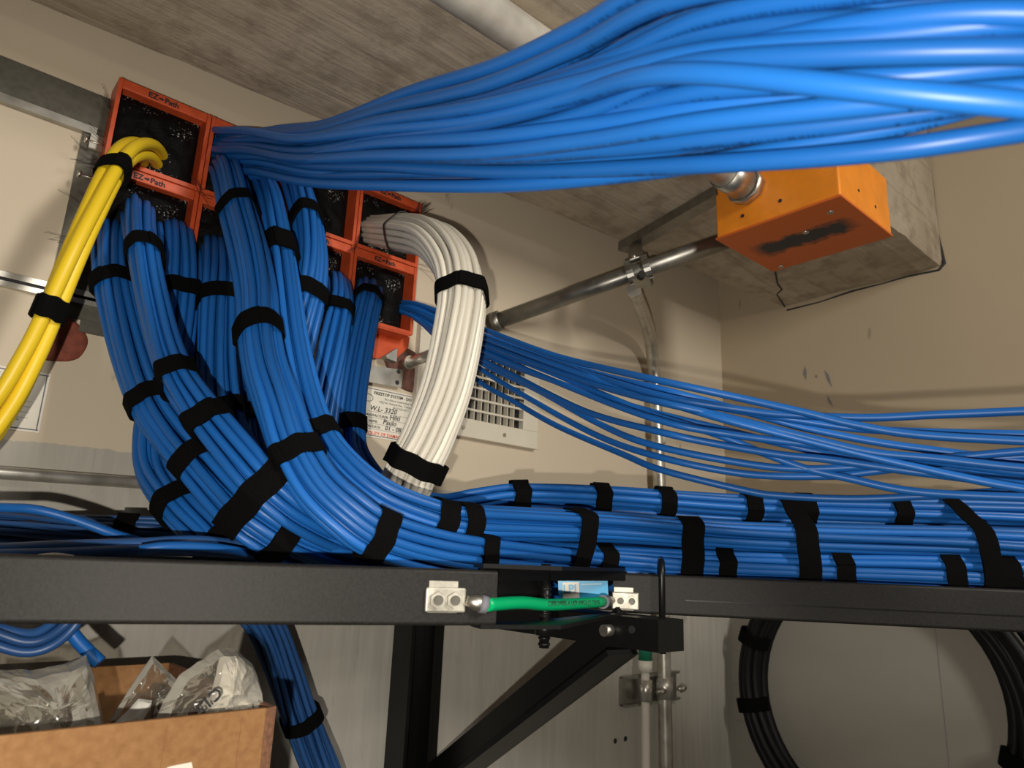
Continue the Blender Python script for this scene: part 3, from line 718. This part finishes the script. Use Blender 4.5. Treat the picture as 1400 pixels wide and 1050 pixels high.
# ================================================================== cable bundles
def hexpack(n, rot=0):
    pts = []
    for i in range(-8, 9):
        for j in range(-8, 9):
            x = i + .5 * j; y = j * .866; pts.append((x, y))
    pts = [(x + .17, y + .09) for x, y in pts]; pts.sort(key=lambda p: p[0] ** 2 + p[1] ** 2); pts = pts[:n]
    c, s = math.cos(rot), math.sin(rot)
    return [(x * c - y * s, x * s + y * c) for x, y in pts]
def hull2(pts):
    pts = sorted(set(pts))
    def half(ps):
        h = []
        for p in ps:
            while len(h) > 1 and (h[-1][0] - h[-2][0]) * (p[1] - h[-2][1]) - (h[-1][1] - h[-2][1]) * (p[0] - h[-2][0]) <= 0: h.pop()
            h.append(p)
        return h
    a = half(pts); b = half(pts[::-1]); return a[:-1] + b[:-1]
class Bundle: pass
def bundle(key, label, ctrl, n, d, mat, seed, twist=.6, wander=.25, group=None, per=6, spread=1.0, seg=8, name='cable_bundle', flatten=1.0, cat='cable bundle'):
    rnd = random.Random(seed)
    c3 = []
    for q in ctrl:
        p = P(*q[:3]); c3.append((p.x, p.y, p.z, q[3] if len(q) > 3 else 1.0))
    s = spline(c3, per); pts = [Vector(a[:3]) for a in s]; sc = [a[3] for a in s]
    fr_ = frames(pts); B = Bundle(); B.pts = pts; B.fr = fr_; B.d = d; B.cables = []
    root = thing(name, label, cat, pts[len(pts) // 2], group); B.root = root
    m = len(pts); ph0 = rnd.uniform(0, 6.28)
    for (ox, oy) in hexpack(n, rnd.uniform(0, 1)):
        f1, f2 = rnd.uniform(.5, 1.6), rnd.uniform(.5, 1.6); p1, p2 = rnd.uniform(0, 6.28), rnd.uniform(0, 6.28)
        cp_ = []
        for i in range(m):
            u = i / (m - 1); a = ph0 + twist * u * 6.28
            x = ox + wander * math.sin(6.28 * f1 * u + p1); y = oy + wander * math.sin(6.28 * f2 * u + p2)
            x, y = x * math.cos(a) - y * math.sin(a), x * math.sin(a) + y * math.cos(a)
            k = d * 1.0 * spread * sc[i]
            cp_.append(pts[i] + fr_[i][1] * (x * k * flatten) + fr_[i][2] * (y * k))
        B.cables.append(cp_)
        MB().tube(cp_, d / 2, seg).build('cable', mat, root)
    return B
def strap(bs, px, py, wd=.018, tilt=0.0, parent=None, off=.0012, thick=.0014, label=None, mat=None, name='strap', tail=True, seed=0, loose=0):
    """a band round the cables of one or more bundles where the first passes (px, py)"""
    rnd = random.Random(int(px * 7 + py + seed))
    b0 = bs[0]; i = min(range(len(b0.pts)), key=lambda k: (proj(b0.pts[k])[0] - px) ** 2 + (proj(b0.pts[k])[1] - py) ** 2)
    c = b0.pts[i]; t, a, b = b0.fr[i]
    if tilt: t = (Matrix.Rotation(tilt, 3, (CAM - c).normalized()) @ t)
    a = (a - t * a.dot(t)).normalized(); b = t.cross(a)
    pts = []
    for B in bs:
        for cp_ in B.cables:
            best = None
            for k in range(len(cp_) - 1):
                s0 = (cp_[k] - c).dot(t); s1 = (cp_[k + 1] - c).dot(t)
                if (s0 <= 0 < s1) or (s1 <= 0 < s0):
                    q = cp_[k].lerp(cp_[k + 1], s0 / (s0 - s1)); e_ = (q - c).length
                    if best is None or e_ < best[0]: best = (e_, q)
            if best and best[0] < .11:
                q = best[1] - c; u, v = q.dot(a), q.dot(b)
                for g in range(10):
                    an = g * .6283; pts.append((u + math.cos(an) * (B.d / 2 + off + loose), v + math.sin(an) * (B.d / 2 + off + loose)))
    if len(pts) < 6: return None
    h = hull2(pts); n = len(h)
    # resample evenly
    per_ = [0]
    for k in range(n): per_.append(per_[-1] + math.dist(h[k], h[(k + 1) % n]))
    R = 44; ring = []
    for k in range(R):
        s_ = per_[-1] * k / R; j = max(q for q in range(n) if per_[q] <= s_); f = (s_ - per_[j]) / max(1e-9, per_[j + 1] - per_[j])
        p, q = h[j], h[(j + 1) % n]; ring.append((p[0] + (q[0] - p[0]) * f, p[1] + (q[1] - p[1]) * f))
    cx = sum(p[0] for p in ring) / R; cy = sum(p[1] for p in ring) / R
    def W(p, o, s_):
        l = math.hypot(p[0] - cx, p[1] - cy); k = (l + o) / l
        return c + a * (cx + (p[0] - cx) * k) + b * (cy + (p[1] - cy) * k) + t * s_
    mb = MB()
    def band(idx, o0, o1, w0, closed):
        m = len(idx); vs = []
        for k in idx:
            j = .0006 * math.sin(k * .9 + seed)
            vs += [W(ring[k % R], o0, -w0 / 2 + j), W(ring[k % R], o1, -w0 / 2 + j), W(ring[k % R], o1, w0 / 2 + j), W(ring[k % R], o0, w0 / 2 + j)]
        fs = []
        for q in range(m if closed else m - 1):
            z = (q + 1) % m
            for e_ in range(4): fs.append((q * 4 + e_, z * 4 + e_, z * 4 + (e_ + 1) % 4, q * 4 + (e_ + 1) % 4))
        if not closed: fs += [(0, 1, 2, 3), ((m - 1) * 4 + 3, (m - 1) * 4 + 2, (m - 1) * 4 + 1, (m - 1) * 4)]
        mb.add(vs, fs)
    band(list(range(R)), 0, thick, wd, True)
    if tail:
        s_ = rnd.randrange(R); band([s_ + k for k in range(int(R * rnd.uniform(.3, .5)))], thick, thick * 2.1, wd * .97, False)
    m_ = mat or M_VELCRO
    if label:
        return tag(mb.build(name, m_), label, 'strap', 'straps tying several bundles together')
    return mb.build(name, m_, parent or b0.root)

D6 = .0077
GB = 'strapped blue cable bundles falling from the pathways'
A = bundle('A', 'strapped blue cable bundle at the far left edge of the waterfall', [(146, 356, .84), (149, 325, .80), (152, 322, .765), (154, 350, .732), (160, 400, .70), (180, 480, .66), (207, 552, .62), (240, 600, .60), (270, 632, .585), (312, 677, .57), (352, 712, .56), (420, 748, .58), (520, 770, .62), (650, 778, .68), (800, 786, .745), (1000, 795, .79), (1300, 800, .77), (1600, 808, .74)], 17, D6, M_BLUE, 1, .35, group=GB)
Bb = bundle('B', 'strapped blue cable bundle second from the left, below the yellow cables\' pathway', [(183, 325, .84), (186, 293, .80), (188, 288, .76), (190, 312, .725), (195, 345, .69), (206, 400, .66), (224, 470, .625), (243, 518, .60), (265, 552, .585), (287, 580, .575), (325, 625, .56), (362, 665, .553), (415, 706, .565), (490, 738, .61), (600, 752, .68), (760, 752, .755), (1000, 765, .80), (1300, 772, .78), (1600, 780, .75)], 14, D6, M_BLUE, 2, .3, group=GB)
Dd = bundle('D', 'blue cable bundle tucked behind the two leftmost ones, bulging out at lower left', [(232, 352, .87), (236, 324, .835), (240, 320, .80), (244, 352, .77), (244, 400, .745), (235, 480, .715), (217, 550, .70), (210, 600, .675), (215, 646, .65), (246, 690, .62), (284, 726, .605), (320, 754, .60), (400, 778, .63), (520, 792, .68), (700, 800, .76), (1000, 815, .83), (1300, 820, .81), (1600, 826, .78)], 17, D6, M_BLUE, 3, .3, group=GB)
Ee = bundle('E', 'straight blue cable bundle falling in the middle, left of the largest front one', [(287, 375, .91), (291, 346, .875), (294, 343, .83), (297, 372, .785), (298, 410, .755), (298, 500, .725), (306, 568, .70), (326, 620, .68), (372, 682, .665), (450, 735, .68), (600, 770, .76), (800, 775, .83), (1000, 785, .87), (1300, 790, .85)], 20, D6, M_BLUE, 4, .25, group=GB)
G = bundle('G', 'slim blue cable bundle glimpsed behind the largest front one', [(318, 420, .95), (325, 392, .90), (330, 405, .86), (334, 440, .83), (336, 500, .80), (340, 568, .775), (354, 625, .755), (405, 690, .74), (500, 742, .76), (650, 760, .82), (800, 765, .87), (1000, 772, .91)], 8, D6, M_BLUE, 5, .3, group=GB)
Cc = bundle('C', 'large front blue cable bundle sweeping down onto the lowest row of the runway', [(298, 264, .91), (303, 238, .87), (309, 235, .82), (317, 256, .775), (326, 290, .735), (342, 345, .69), (353, 400, .66), (357, 453, .635), (366, 505, .61), (385, 560, .585), (405, 615, .565), (435, 665, .552), (475, 702, .548), (515, 728, .555), (580, 747, .58), (650, 757, .615), (760, 766, .70), (850, 771, .738), (940, 776, .745), (1100, 782, .738), (1250, 785, .718), (1400, 790, .698), (1600, 797, .68)], 19, D6, M_BLUE, 6, .3, group=GB)
C2 = bundle('C2', 'blue cable bundle right of the largest one, sweeping onto the runway\'s middle row', [(334, 265, .95), (342, 240, .91), (352, 248, .865), (366, 280, .80), (379, 345, .745), (388, 400, .705), (399, 470, .67), (416, 540, .64), (438, 598, .612), (476, 645, .592), (530, 684, .588), (605, 710, .605), (645, 715, .62), (720, 717, .665), (850, 722, .728), (1000, 733, .75), (1150, 738, .74), (1300, 741, .72), (1400, 745, .705), (1600, 752, .68)], 15, D6, M_BLUE, 7, .3, group=GB)
H = bundle('H', 'blue cable bundle with two wide straps under the overhead cables', [(388, 270, 1.0), (394, 242, .95), (402, 244, .90), (412, 270, .845), (421, 303, .81), (427, 355, .775), (423, 405, .755), (413, 450, .74), (402, 500, .735), (402, 560, .73), (430, 630, .735), (500, 700, .75), (620, 735, .80), (800, 740, .86), (1000, 748, .90)], 21, D6, M_BLUE, 8, .25, group=GB)
I_ = bundle('I', 'blue cable bundle with a single strap, second from the right in the waterfall', [(448, 420, 1.02), (452, 392, .97), (458, 388, .92), (462, 412, .875), (459, 440, .845), (451, 490, .81), (441, 550, .785), (441, 600, .775), (478, 660, .775), (560, 708, .80), (700, 725, .85), (1000, 730, .93)], 17, D6, M_BLUE, 9, .25, group=GB)
J = bundle('J', 'rightmost blue cable bundle of the waterfall, beside the firestop notice, feeding the back row', [(496, 425, 1.06), (500, 398, 1.01), (503, 395, .955), (503, 412, .905), (499, 435, .88), (491, 480, .85), (482, 540, .82), (479, 590, .80), (487, 630, .785), (530, 680, .77), (600, 698, .765), (655, 690, .765), (710, 683, .775), (820, 686, .795), (1000, 698, .81), (1150, 703, .80), (1300, 706, .785), (1400, 708, .775), (1600, 715, .755)], 15, D6, M_BLUE, 10, .25, group=GB)
Wb = bundle('W', 'thick white cable bundle arching out of the upper right pathway', [(492, 312, 1.04, .75), (515, 316, .98, .85), (552, 318, .90), (590, 326, .82, 1.0), (619, 358, .765), (629, 402, .735), (624, 455, .715), (608, 530, .70), (583, 598, .69), (563, 640, .685), (543, 690, .69), (530, 745, .71), (560, 785, .76), (700, 800, .83), (1000, 810, .92)], 36, .0077, M_WHITE, 11, .18, .15)
Yb = bundle('Y', 'four thick yellow cables strapped together at the left', [(226, 256, .90), (217, 232, .835), (203, 211, .775), (180, 212, .712), (158, 240, .67), (130, 300, .635), (105, 360, .612), (78, 427, .60), (50, 490, .59), (10, 560, .58), (-50, 630, .57), (-160, 700, .58)], 4, .0122, M_YEL, 12, .25, .12, seg=14)
Tb = bundle('T', 'big loose overhead blue cable bundle stretching from the pathway towards the camera', [(280, 200, .94, .85), (318, 210, .86, .9), (370, 208, .77, .85), (440, 212, .655, .85), (560, 194, .53, 1.0), (700, 174, .43, 1.06), (850, 134, .36, 1.24), (1000, 82, .305, 1.5), (1200, 42, .262, 1.55), (1400, 5, .235, 1.55), (1650, -30, .215, 1.55), (2000, -60, .21, 1.55)], 40, .0086, M_BLUE, 13, .36, .60, per=8, seg=12)

ST = lambda b, *pp, **k: [strap([b], x, y, seed=i, **k) for i, (x, y) in enumerate(pp)]
ST(A, (160, 392), (207, 552), (272, 634))
ST(Bb, (196, 345), (243, 518), (287, 580))
ST(Dd, (244, 402), (250, 683))
ST(Ee, (297, 406)); ST(Ee, (306, 568)); ST(G, (340, 568))
ST(Cc, (327, 290), (357, 453), (402, 625), (513, 728), (652, 757), (822, 768), (978, 778), (1157, 783), (1298, 786), (1375, 789))
ST(C2, (381, 347), wd=.030); ST(C2, (437, 598), (607, 711), (640, 715))
ST(H, (420, 305), (423, 406)); ST(I_, (460, 428)); ST(J, (502, 412), (479, 586))
ST(J, (712, 683), (820, 686), (912, 692), (1015, 698), (1105, 702), (1217, 704))
ST(Wb, (629, 402), wd=.017); strap([Wb], 565, 634, .019, loose=.0022)
strap([Wb], 550, 318, .005, mat=M_ZIP, name='zip_tie', tail=False)
ST(Yb, (159, 238), (79, 426), wd=.019)
strap([Bb, A], 366, 668, .022, label='wide black strap round the two leftmost blue bundles above the stringer')
strap([Dd], 303, 742, .022); strap([A], 385, 733, .018)
strap([Cc, C2], 783, 766, .022, tilt=.12, label='tall black strap round lower and middle rows, right of the green wire\'s left lug')
strap([Cc, C2], 940, 776, .023, label='tall black strap round lower and middle rows, above the hook bolt')
strap([Cc, C2, J], 1112, 782, .022, label='tall black strap round all three rows, below the loose fan of cables')
strap([Cc, C2, J], 1338, 788, .018, label='tall black strap round all three rows, nearest the right edge')

# ---- loose fan of blue cables from the lower right pathway
FAN = [
 [(653, 447), (734, 478), (791, 495), (900, 520), (1020, 546), (1100, 564), (1160, 579), (1250, 594), (1400, 603), (1600, 612)],
 [(652, 462), (760, 497), (900, 540), (1020, 561), (1090, 568), (1190, 571), (1280, 567), (1400, 562), (1600, 552)],
 [(652, 468), (760, 512), (880, 562), (980, 594), (1040, 618), (1100, 640), (1160, 654), (1250, 672), (1400, 680), (1600, 684)],
 [(652, 455), (800, 506), (900, 531), (980, 552), (1055, 573), (1100, 585), (1190, 603), (1280, 616), (1400, 630), (1600, 645)],
 [(652, 480), (760, 522), (880, 560), (980, 585), (1070, 607), (1160, 627), (1250, 639), (1400, 654), (1600, 668)],
 [(652, 466), (800, 521), (900, 549), (980, 567), (1100, 597), (1190, 618), (1280, 627), (1400, 640), (1600, 652)],
 [(652, 487), (700, 512), (800, 562), (900, 590), (980, 607), (1070, 622), (1130, 628), (1250, 645), (1400, 662), (1600, 676)],
 [(649, 491), (734, 533), (820, 580), (894, 609), (1020, 634), (1100, 641), (1190, 637), (1270, 629), (1400, 617), (1600, 606)],
 [(649, 499), (734, 551), (820, 597), (906, 626), (1020, 648), (1130, 651), (1190, 645), (1280, 634), (1400, 624), (1600, 618)],
 [(644, 513), (706, 551), (763, 583), (849, 620), (906, 643), (1020, 671), (1070, 678), (1160, 682), (1250, 679), (1400, 670), (1600, 660)],
 [(652, 458), (800, 513), (950, 562), (1100, 602), (1250, 638), (1400, 668), (1600, 690)],
 [(652, 475), (780, 530), (900, 574), (1000, 594), (1150, 613), (1400, 646), (1600, 660)],
 [(652, 470), (780, 515), (900, 542), (1100, 576), (1200, 588), (1400, 594), (1600, 596)]]
FL = ['topmost loose blue cable of the fan over the vent and bent conduit', 'loose blue cable of the fan that bends back up to the right edge highest',
      'printed loose blue cable crossing steeply down the fan to its lower right', 'loose blue cable second from top where the fan passes the bent conduit',
      'loose blue cable in the fan\'s centre, ending midway down at the right edge', 'loose blue cable in the fan\'s dense core, lower neighbour of the upper pair',
      'loose blue cable of the fan dipping below the dense core at the vent', 'loose blue cable third from bottom at the bent conduit', 'loose blue cable second from bottom at the bent conduit',
      'lowest loose blue cable of the fan, sagging nearly onto the strapped back row', 'loose blue cable of the fan falling from near the top to the low right edge',
      'loose blue cable of the fan midway between core and lower strands', 'loose blue cable of the fan running almost level along the core\'s upper side']
for i, (c, lab) in enumerate(zip(FAN, FL)):
    rnd = random.Random(50 + i); k = []
    k.append((533 + rnd.uniform(-10, 10), 418 + rnd.uniform(-6, 6) + i * .6, 1.04)); k.append((568 + rnd.uniform(-4, 4), 428 + (c[0][1] - 480) * .35 + rnd.uniform(-2, 2), .985))
    lay = (i % 5 - 2) * .012
    for (x, y) in c:
        dep = 1.0 - (x - 560) * .00105 if x < 900 else .643 - (x - 900) * .00022
        if x < 900: dep = .93 - (x - 640) * .00095
        else: dep = .683 - (x - 900) * .00026
        k.append((x, y, dep + lay * (1 if x > 700 else .4)))
    pts = [Vector(q) for q in spline([tuple(P(*q)) for q in k], 7)]
    t = thing('network_cable', lab, 'cable', pts[len(pts) // 2], 'loose fan of blue cables')
    MB().tube(pts, .0034, 10).build('jacket', M_BLUE, t)

# ---- cables in the left runway and below it
Lb = bundle('L', 'thin dark blue cables lying along the left runway against the wall', [(-200, 715, .62), (0, 722, .635), (90, 724, .64), (172, 726, .65), (250, 730, .665), (340, 742, .68), (450, 765, .70), (560, 785, .74)], 16, .0046, M_BLUE_D, 21, .5, .5, flatten=1.3)
ST(Lb, (172, 725))
for i, (c, r, lab) in enumerate((
    ([(-150, 690, .52), (0, 694, .53), (50, 697, .535), (100, 710, .545), (150, 728, .555), (190, 740, .57), (240, 750, .60), (330, 762, .64)], .0036, 'single blue cable arching up over the left runway at the left edge'),
    ([(-150, 755, .50), (0, 752, .51), (80, 748, .515), (180, 745, .525), (270, 741, .545), (360, 750, .60)], .0050, 'thick dark blue cable lying just above the left stringer'),
    ([(-150, 762, .49), (0, 759, .50), (100, 756, .51), (200, 752, .52), (300, 755, .55), (380, 765, .60)], .0042, 'dark blue cable lowest behind the left stringer'),
    ([(190, 752, .50), (230, 747, .51), (290, 749, .53), (340, 757, .56), (420, 775, .60)], .0036, 'short blue cable end resting behind the left stringer, near the strapped bundles'))):
    pts = [Vector(q) for q in spline([tuple(P(*q)) for q in c], 7)]
    tag(MB().tube(pts, r, 10).build('network_cable', M_BLUE if i in (0, 3) else M_BLUE_D), lab, 'cable', 'single cables in the left runway')
pts = [P(52, 761, .475), P(75, 759, .475), P(100, 762, .48)]
tag(MB().tube([Vector(q) for q in spline([tuple(q) for q in pts], 4)], .0016, 8).build('wire_end', M_PVC), 'cream wire end peeping over the left stringer', 'wire')
lp = bundle('loop', 'sagging blue cable loop hanging below the left stringer at the left edge', [(-120, 800, .50), (-50, 848, .50), (0, 868, .505), (35, 878, .51), (62, 872, .515), (90, 850, .52), (120, 815, .53)], 4, .0072, M_BLUE_D, 31, .3, .1)
pts = [Vector(q) for q in spline([tuple(P(*q)) for q in ((70, 820, .53), (88, 850, .53), (105, 874, .53), (122, 892, .53), (137, 906, .53))], 6)]
tag(MB().tube(pts, .0050, 12).build('network_cable', M_BLUE), 'blunt blue cable end poking down below the left stringer', 'cable')
Vb = bundle('V', 'blue cable bundle dropping behind the cardboard box to the lower edge', [(300, 770, .70), (330, 810, .715), (362, 855, .73), (385, 910, .745), (405, 965, .755), (425, 1015, .765), (450, 1080, .77), (500, 1250, .78)], 34, .0058, M_BLUE_D, 32, .15, .2)
ST(Vb, (411, 978), wd=.015)
gw = [P(560, 690, .80), P(588, 686, .83), P(620, 687, .86), P(660, 690, .90), P(760, 700, .92)]
tag(MB().tube([Vector(q) for q in spline([tuple(q) for q in gw], 5)], .0040, 10).build('ground_wire', plain('dark_green_insulation', (.01, .10, .03), .5)), 'dark green wire on the wall side of the back row beside the white bundle', 'wire')

# ---- black cable coil on the right wall
co = thing('cable_coil', 'coil of thick black cable hanging on the right wall below the runway', 'cable coil', (1.29, .56, 1.78))
pts = []; turns = 9; R0 = .216; cyc, czc = .560, 2.000
lay = [(0, 0), (.013, .004), (.026, 0), (.006, .013), (.019, .014), (0, .026), (.013, .027), (.026, .025), (.034, .010)]
for tn in range(turns):
    for k in range(56):
        f = k / 56; s_ = max(0, (f - .8) / .2); a0 = lay[tn]; a1 = lay[min(turns - 1, tn + 1)]
        ox = a0[0] + (a1[0] - a0[0]) * s_; orad = a0[1] + (a1[1] - a0[1]) * s_
        ang = 2 * math.pi * f + 1.2; bul = .020 * max(0, math.cos(ang)) * (tn % 3)
        rr = R0 - .012 + orad + bul + .003 * math.sin(ang * 2 + tn)
        pts.append(Vector((XW - .012 - ox, cyc - rr * math.cos(ang) * .99, czc + rr * math.sin(ang))))
MB().tube(pts, .0088, 8).build('cable', M_BLACKC, co)
for ang in (math.pi + -.35, math.pi + .2, -.25, 1.57):
    c = Vector((XW - .030, cyc - (R0 + .003) * math.cos(ang), czc + (R0 + .003) * math.sin(ang)))
    td = Vector((0, math.sin(ang), math.cos(ang))); rdv = Vector((0, -math.cos(ang), math.sin(ang)))
    bul = .022 if math.cos(ang) > .5 else 0
    mb = MB(); rg = []
    for k in range(24):
        g = 2 * math.pi * k / 24; rg.append(c + rdv * ((.0285 + bul) * math.cos(g) + bul * .9) + Vector((.0285 * math.sin(g), 0, 0)))
    vs = [p - td * .012 for p in rg] + [p + td * .012 for p in rg]
    mb.add(vs, [(k, (k + 1) % 24, 24 + (k + 1) % 24, 24 + k) for k in range(24)]); mb.build('tie', M_VELCRO, co)

# ================================================================== cardboard box with plastic bags
bxr, byf, bzt = .2355, .500, 2.0965; bxl, byb, bzb = -.12, .735, 1.90; tk = .0045
cbx = thing('cardboard_box', 'open brown cardboard box of plastic bags at the lower left', 'box', (.05, .62, bzb))
bevel(MB().box((bxl, byf, bzb), (bxr - .012, byf + tk, bzt)).build('front_panel', M_CARD, cbx), .001)
bevel(MB().hexa([(bxr - .012, byf, bzb), (bxr - .006, byf + .003, bzb), (bxr - .006, byf + .012, bzb), (bxr - .012, byf + tk, bzb),
                 (bxr - .012, byf, bzt), (bxr - .004, byf + .004, bzt - .001), (bxr - .004, byf + .012, bzt - .001), (bxr - .012, byf + tk, bzt)]).build('corner_fold', M_CARDE, cbx), .0008)
MB().box((bxr - tk - .004, byf + .004, bzb), (bxr - .004, byb, bzt - .0005)).build('side_panel', M_CARDE, cbx)
MB().box((bxl, byf + tk, bzb), (bxl + tk, byb, bzt)).build('side_panel', M_CARD, cbx)
MB().box((bxl + tk, byb - tk, bzb), (bxr - tk - .004, byb, bzt)).build('back_panel', M_CARD, cbx)
MB().box((bxl + tk, byf + tk, bzb), (bxr - tk - .004, byb - tk, bzb + tk)).build('bottom_panel', M_CARD, cbx)
for x in (.158, .205): MB().beam((x - .002, byf - .0002, bzb), (x + .002, byf - .0002, bzt - .004), .0012, .0006, (0, 1, 0)).build('crease', M_CARD, cbx)
q = [on(1, byf - .0006, *p) for p in ((205, 1062), (232, 1048), (262, 1042), (266, 1062))]
MB().prism(q, (0, .0005, 0)).build('paper_label', M_SIGN, cbx)
# the shelf that carries the box, below the frame
sh = thing('wall_shelf', 'plain black shelf under the cardboard box', 'shelf', (.05, YW, bzb - .03))
MB().box((-.3, .45, bzb - .022), (.30, YW, bzb - .0005)).build('board', M_BLKST, sh)
for x in (-.2, .2): MB().prism([(x, YW, bzb - .022), (x, .5, bzb - .022), (x, YW, bzb - .25)], (.02, 0, 0)).build('shelf_support', M_BLKST, sh)

def puffy(pxs, y, th, mat, name, parent=None, seed=0, crumple=.006, rings=7, sub=6):
    c = [on(1, y, *q) for q in pxs]; ctr = sum(c, Vector()) / len(c)
    loop = []
    for i in range(len(c)):
        for k in range(sub): loop.append(c[i].lerp(c[(i + 1) % len(c)], k / sub))
    n = len(loop); mb = MB()
    for sgn in (-1, 1):
        vs = []
        for r_ in range(rings + 1):
            s_ = 1 - r_ / rings * .96
            for p in loop:
                q = ctr + (p - ctr) * s_; h = math.sqrt(max(0, 1 - s_ ** 2)) * th
                nz = noise.turbulence(Vector((q.x * 38 + seed, q.z * 38, sgn * 3 + seed)), 3, True) - .5
                dd_ = sgn * h + crumple * nz * min(1, h / th * 3 + .25)
                vs.append((q.x, q.y + dd_, q.z + .3 * crumple * nz))
        fs = [(a_ * n + i, a_ * n + (i + 1) % n, (a_ + 1) * n + (i + 1) % n, (a_ + 1) * n + i) for a_ in range(rings) for i in range(n)]
        fs.append(tuple(rings * n + i for i in range(n))); mb.add(vs, fs)
    o = mb.build(name, mat, parent); return o
BG = 'clear plastic bags in the cardboard box'
b1 = thing('plastic_bag', 'clear crumpled plastic bag at the left end of the cardboard box', 'plastic bag', (.06, .6, 2.02), BG)
puffy([(-60, 915), (0, 915), (60, 914), (95, 908), (118, 895), (130, 930), (142, 985), (120, 1040), (30, 1060), (-60, 1060)], .57, .030, M_FILM, 'film', b1, 1, .010)
puffy([(-40, 935), (40, 938), (88, 965), (100, 1000), (60, 1040), (-40, 1040)], .575, .018, M_FILM, 'inner_film', b1, 9, .016)
puffy([(96, 984), (112, 974), (116, 985), (108, 1000), (96, 1000)], .555, .004, M_PAPER, 'white_clip', b1, 4, .002)
b2 = thing('plastic_bag', 'clear plastic bag with a pointed corner in the middle of the box', 'plastic bag', (.14, .63, 2.02), BG)
puffy([(150, 985), (178, 940), (208, 896), (228, 915), (246, 935), (228, 960), (205, 1010), (170, 1020)], .60, .008, M_FILM, 'film', b2, 2, .006)
puffy([(156, 988), (178, 968), (190, 955), (208, 957), (206, 966), (190, 990), (176, 1010)], .585, .006, M_PAPER, 'white_tag', b2, 3, .004)
b3 = thing('plastic_bag', 'white and clear plastic bag with black print standing tallest in the box', 'plastic bag', (.2, .6, 2.02), BG)
puffy([(205, 1000), (222, 960), (245, 925), (270, 905), (298, 885), (322, 886), (334, 898), (345, 908), (352, 925), (358, 945), (357, 975), (330, 1010), (260, 1020)], .535, .018, M_FILM, 'film', b3, 5, .010)
puffy([(262, 1000), (275, 965), (290, 940), (300, 900), (320, 890), (340, 912), (350, 940), (352, 975), (330, 1000)], .538, .010, M_PAPER, 'white_sheet', b3, 6, .010)
tx = on(1, .514, 297, 938); tx2 = on(1, .514, 277, 957); xd = (tx2 - tx).normalized(); yd = Vector((0, -1, 0)).cross(xd)
text_mesh('C15', .011, tx, xd, -yd if yd.z > 0 else yd, M_INK, b3, bold=.0002)

for o in bpy.data.objects:
    if '_org' in o: del o['_org']
